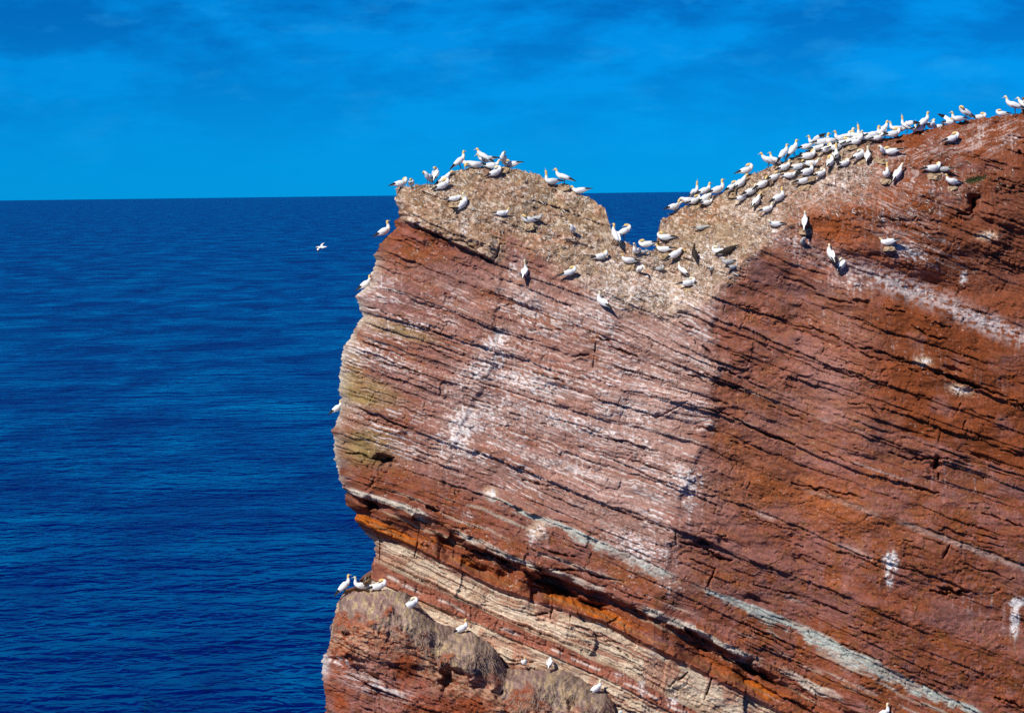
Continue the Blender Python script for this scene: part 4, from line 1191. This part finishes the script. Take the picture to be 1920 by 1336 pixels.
 (1555,482,110,40,'sit','low','gannet with its white back to us, left one of the red face pair',dict(group=G5,variant='pale',scale=1.05)),
 (1580,503,60,25,'sit','back','plump gannet, right and lower one of the red face pair',dict(group=G5,variant='pale',scale=1.05)),
 (1667,461,165,-12,'sit','low','gannet lying alone on the whitened shelf of the red face',dict(group=G5,scale=1.0)),
 # lower ledge
 (651,1113,20,14,'stand','alert','yellow-headed gannet touching bills at the left end of the lower ledge',dict(group=G6,on='ledge')),
 (675,1107,195,10,'sit','alert','white-headed gannet touching bills with its neighbour on the lower ledge',dict(group=G6,on='ledge',variant='pale',lift=.05)),
 (688,1105,80,0,'sit','back','brown young gannet behind the pair touching bills',dict(group=G6,on='ledge',variant='brown',lift=.14)),
 (699,1105,330,0,'sit','low','gannet facing the brown young bird on the lower ledge',dict(group=G6,on='ledge',variant='pale',scale=.8)),
 (713,1106,15,12,'sit','back','large gannet lying with its head tucked on the lower ledge',dict(group=G6,on='ledge',scale=1.1)),
 (775,1139,25,20,'sit','back','gannet on the shoulder of the weed-draped mound',dict(group=G6,on='ledge',variant='pale')),
 (869,1184,25,20,'sit','alert','gannet on the second weed-draped mound, yellow head raised',dict(group=G6,on='ledge',scale=.9)),
 (983,1254,280,10,'sit','low','left one of two gannets against the cream beds',dict(group=G6,on='ledge',scale=.9,lift=.14)),
 (1031,1254,80,20,'sit','down','right one of two gannets against the cream beds, back to us',dict(group=G6,on='ledge',variant='pale',scale=.9,lift=.12)),
 (1121,1296,30,25,'sit','low','gannet at the right end of the weed-draped ledge',dict(group=G6,on='ledge',variant='pale',scale=.9)),
 (1168,1338,40,25,'sit','up','gannet rising from the bottom picture edge below the cream beds',dict(group=G6,on='ledge',variant='pale')),
 (1660,1344,30,20,'sit','alert','gannet just showing at the bottom edge under the blue-grey bed',dict(group=G6,variant='pale')),
]
for px_, py_, yaw_, pitch_, tr_, nk_, lab_, kw_ in BIRDS:
    gannet(px_, py_, yaw_, pitch_, tr_, nk_, lab_, **kw_)
# the one on the wing, farther out over the water
fp = unproject(np.array([605.0]), np.array([467.0]), np.array([245.0]))[0]
gannet(0, 0, 172, -6, 'fly', 'fwd', 'lone gannet flying over the sea', wing='spread', group='gannets of the cliff colony', pos=fp).rotation_euler = (R(-28), R(8), R(150))

# ------------------------------------------------------------------ nests
def nest_mesh(seed):
    rg = np.random.default_rng(seed)
    v, f = [], []
    n, prof = 18, [(0.44, -0.22), (0.40, -0.08), (0.33, 0.02), (0.27, 0.05), (0.20, 0.035), (0.0, 0.01)]
    for k, (r, z) in enumerate(prof[:-1]):
        for q in range(n):
            a = 2 * math.pi * q / n
            rr = r * (1 + 0.16 * rg.uniform(-1, 1))
            v.append((rr * math.cos(a), rr * math.sin(a), z + 0.03 * rg.uniform(-1, 1)))
    v.append((0, 0, 0.01))
    for k in range(len(prof) - 2):
        for q in range(n):
            q2 = (q + 1) % n
            f.append((k * n + q, k * n + q2, (k + 1) * n + q2, (k + 1) * n + q))
    b = (len(prof) - 2) * n
    for q in range(n):
        f.append((b + q, b + (q + 1) % n, len(v) - 1))
    # trailing strands of weed and netting
    for _ in range(46):
        a = rg.uniform(0, 2 * math.pi)
        r = rg.uniform(0.24, 0.42)
        z = 0.06 - (r - 0.24) * 0.9
        t = a + math.pi / 2 + rg.uniform(-0.6, 0.6)
        L, w = rg.uniform(0.12, 0.34), rg.uniform(0.008, 0.016)
        p0 = np.array((r * math.cos(a), r * math.sin(a), z))
        p1 = p0 + np.array((math.cos(t) * L * .6, math.sin(t) * L * .6, -0.02))
        p2 = p0 + np.array((math.cos(t) * L, math.sin(t) * L, -rg.uniform(0.03, 0.16)))
        o = np.array((math.cos(a) * w, math.sin(a) * w, w))
        i0 = len(v)
        v += [p0 - o, p0 + o, p1 - o, p1 + o, p2 - o * .4, p2 + o * .4]
        f += [(i0, i0 + 1, i0 + 3, i0 + 2), (i0 + 2, i0 + 3, i0 + 5, i0 + 4)]
    return mesh_of('nest', v, f, [M_NEST], None, False)


M_NEST = plain('dried_weed', (0.40, 0.285, 0.18), 0.95, 0.45, 9, 0.05)
nest_meshes = [nest_mesh(k) for k in range(5)]
NESTS = [(853,380,'low tan nest of dried weed under the nesting pair on the cap rock'),(1178,497,'weed nest under the flat-lying gannet in the saddle'),
 (1246,476,'weed nest under the yellow-headed gannet below the notch'),(1292,540,'weed nest under the lower gannet of the saddle pair'),
 (1305,386,'weed nest beneath the lower ridge cluster'),(1376,360,'weed nest just above the lower ridge cluster'),(1392,352,'weed nest against the brown rock step'),
 (1432,355,'weed nest alone on the bare slope below the twin birds'),(1473,323,'weed nest under the skyline pair mid ridge'),(1463,380,'weed nest low on the slope beside a black shadow'),
 (1420,386,'weed nest under the slanting gannet low on the slope'),(1509,349,'pale weed nest under the preening bird in the slope centre'),(1516,332,'weed nest above the pale one in the slope centre'),
 (1521,316,'weed nest under the flat gannet of the slope'),(1517,303,'broad weed nest beneath the wide white gannet'),(1558,314,'weed nest beside the deep shadow on the slope'),
 (1568,287,'weed nest right under the dense skyline row'),(1596,274,'weed nest in front of the dense skyline row'),(1543,277,'weed nest at the left of the dense skyline row'),
 (1612,302,'weed nest under the left of two gannets below the skyline'),(1655,299,'weed nest under the speckled preening gannet'),(1662,337,'weed nest under the raised yellow neck'),
 (1751,326,'whitened weed nest of the pair on the right slope'),(1784,350,'weed nest beside the green grass tuft'),(1667,464,'ragged weed nest on the whitened shelf of the red face'),
 (1510,430,'small weed nest on red rock beneath the bird seen from behind'),(945,316,'weed nest at the right end of the summit row'),(888,318,'weed nest at the left end of the summit row'),
 (1057,350,'weed nest beside the notch on the summit'),(990,422,'weed nest with a chick on the tan rock')]
for k, (x_, y_, lab_) in enumerate(NESTS):
    p_, _d = surface(x_, y_)
    o = bpy.data.objects.new('nest', nest_meshes[k % 5])
    C.objects.link(o)
    o.location = (p_[0], p_[1] + 0.06, p_[2] + 0.03)
    o.rotation_euler = (R(random.uniform(8, 26)), R(random.uniform(-14, 6)), random.uniform(-0.4, 0.4))
    sc_ = random.uniform(0.62, 0.85)
    o.scale = (sc_, sc_, sc_ * 0.9)
    o['label'], o['category'], o['group'] = lab_, 'nest', 'nests of dried weed'

# ------------------------------------------------------------------ weathered post at the right end of the brow
pp, _d = surface(1921, 213)
pv, pf = loft([(0, 0, -0.15, 0.075, 0.07), (0.005, 0, 0.2, 0.072, 0.068), (0.012, 0.01, 0.55, 0.066, 0.062), (0.02, 0.01, 0.68, 0.060, 0.056), (0.022, 0.012, 0.72, 0.045, 0.04)], 7)
post = bpy.data.objects.new('wooden_post', mesh_of('wooden_post', pv, pf, [plain('weathered_wood', (0.20, 0.11, 0.065), 0.9, 0.4, 11, 0.1)], None, False))
C.objects.link(post)
post.location = (pp[0] + 0.02, pp[1] + 0.5, pp[2])
post['label'], post['category'] = 'weathered brown wooden post at the right edge of the brow', 'post'

# ------------------------------------------------------------------ weed and netting hanging over the ledge
def strand_object(name, px, py, P, count, seed, length, mats, label, cat, keep):
    rg = np.random.default_rng(seed)
    idx = np.where(keep)[0]
    pick = rg.choice(idx, count)
    v = np.zeros((count, 8, 3))
    p = P[pick].copy()
    p[:, 1] -= 0.02
    lean = rg.normal(0.0, 0.7, count) + 1.1 * fbm(px[pick] / 40.0, py[pick] / 30.0, 3, 12)
    L = rg.uniform(*length, count)
    w = rg.uniform(0.004, 0.008, count)
    cur = p
    for k in range(4):
        ww = (w * (1, 1, 0.8, 0.3)[k])
        v[:, 2 * k] = cur - np.stack([ww, 0 * ww, 0 * ww], -1)
        v[:, 2 * k + 1] = cur + np.stack([ww, 0 * ww, 0 * ww], -1)
        step = L / 3
        d = np.stack([lean * 0.6 * step, -(0.30 - 0.10 * k) * step, -step * 0.85], -1)
        cur = cur + d
        lean = lean * 0.8 + rg.normal(0, 0.25, count)
    q = np.arange(count)[:, None, None] * 8 + np.array([[0, 1, 3, 2], [2, 3, 5, 4], [4, 5, 7, 6]])[None]
    me = bpy.data.meshes.new(name)
    me.from_pydata(v.reshape(-1, 3).tolist(), [], q.reshape(-1, 4).tolist())
    for m in mats:
        me.materials.append(m)
    me.polygons.foreach_set('material_index', np.repeat(rg.integers(0, len(mats), count), 3).astype(np.int32))
    o = bpy.data.objects.new(name, me)
    C.objects.link(o)
    o['kind'], o['label'], o['category'] = 'stuff', label, cat
    return o


lt_ = np.interp(lpx, LEDGE_TOP[:, 0], LEDGE_TOP[:, 1])
dn_ = lpy - lt_
keep = (dn_ > 4) & (dn_ < 60 + 26 * fbm(lpx / 24, lpx * 0, 3, 13)) & (lpx < 1150)
W1 = plain('weed_mauve', (0.31, 0.20, 0.165), 0.95, 0.3, 8, 0.05)
W2 = plain('weed_tan', (0.36, 0.265, 0.18), 0.95, 0.3, 8, 0.05)
W3 = plain('weed_dark', (0.20, 0.115, 0.08), 0.95, 0.3, 8, 0.05)
strand_object('dry_weed', lpx, lpy, lP, 3200, 8, (0.12, 0.36), [W1, W1, W2, W2, W3], 'matted dry weed and netting draped over the lower ledge', 'weed', keep)

def litter(name, count, seed, region, size, mats, label):
    """loose straw, feathers and netting lying on the nesting slopes"""
    rg = np.random.default_rng(seed)
    idx = np.where(region)[0]
    pick = rg.choice(idx, count)
    p = cP[pick].copy()
    p[:, 1] -= rg.uniform(0.01, 0.05, count)
    L = rg.uniform(*size, count)
    w = rg.uniform(0.006, 0.016, count)
    a = rg.uniform(0, math.pi, count)
    d = np.stack([np.cos(a), -0.15 + 0.5 * np.sin(a), 0.7 * np.sin(a) + 0.1], -1)
    d /= np.linalg.norm(d, axis=1)[:, None]
    n = np.stack([-np.sin(a), 0 * a - 0.4, np.cos(a)], -1)
    bend = rg.normal(0, 0.25, count)
    v = np.zeros((count, 6, 3))
    for k, t in enumerate((-0.5, 0.0, 0.5)):
        c_ = p + d * (t * L)[:, None] + n * (bend * L * (0.25 - t * t))[:, None]
        ww = (w * (0.5, 1.0, 0.4)[k])[:, None]
        v[:, 2 * k], v[:, 2 * k + 1] = c_ - n * ww, c_ + n * ww
    q = np.arange(count)[:, None, None] * 6 + np.array([[0, 1, 3, 2], [2, 3, 5, 4]])[None]
    me = bpy.data.meshes.new(name)
    me.from_pydata(v.reshape(-1, 3).tolist(), [], q.reshape(-1, 4).tolist())
    for m in mats:
        me.materials.append(m)
    me.polygons.foreach_set('material_index', np.repeat(rg.integers(0, len(mats), count), 2).astype(np.int32))
    o = bpy.data.objects.new(name, me)
    C.objects.link(o)
    o['kind'], o['label'], o['category'] = 'stuff', label, 'litter'


toe_ = np.interp(cpx, TOE[:, 0], TOE[:, 1])
clump = fbm(cpx / 40, cpy / 30, 3, 14)
W4 = plain('feather_white', (0.72, 0.69, 0.64), 0.9, 0.1, 8, 0.05)
litter('nest_litter', 5200, 21, (cpy < toe_ + 6) & (cpx < 1640) & (clump > -0.15), (0.08, 0.30), [W1, W2, W2, W3, W4], 'loose straw, feathers and netting littering the pale nesting slopes')
litter('feather_litter', 420, 22, (cpy < toe_ + 30) & (cpx > 1600) & (cpx < 1900) & (clump > 0.05), (0.06, 0.18), [W4, W2, W2], 'white feathers and scraps caught on the red upper slope')

# ------------------------------------------------------------------ grass tuft on the right slope
def grass(px0, py0, spread, count, seed, label):
    rg = np.random.default_rng(seed)
    v, f = [], []
    for _ in range(count):
        a = rg.normal(0, 1)
        p, _d = surface(px0 + a * spread, py0 - a * 2.0 + rg.normal(0, 2.2))
        h, t = rg.uniform(0.05, 0.15), rg.uniform(-0.5, 0.5)
        w = rg.uniform(0.008, 0.016)
        i0 = len(v)
        b = np.array(p) + np.array((0, -0.02, -0.01))
        m = b + np.array((t * h * .4, -0.05 * h, h * .7))
        e = b + np.array((t * h, -0.3 * h, h))
        v += [b - (w, 0, 0), b + (w, 0, 0), m - (w * .8, 0, 0), m + (w * .8, 0, 0), e]
        f += [(i0, i0 + 1, i0 + 3, i0 + 2), (i0 + 2, i0 + 3, i0 + 4)]
    o = bpy.data.objects.new('grass_tuft', mesh_of('grass_tuft', v, f, [M_GRASS], None, False))
    C.objects.link(o)
    o['label'], o['category'], o['kind'] = label, 'grass', 'stuff'


M_GRASS = plain('grass_blade', (0.06, 0.07, 0.025), 0.8, 0.5, 6, 0.1)
grass(1827, 338, 9, 220, 4, 'dark green grass tuft on the edge of the red right slope')
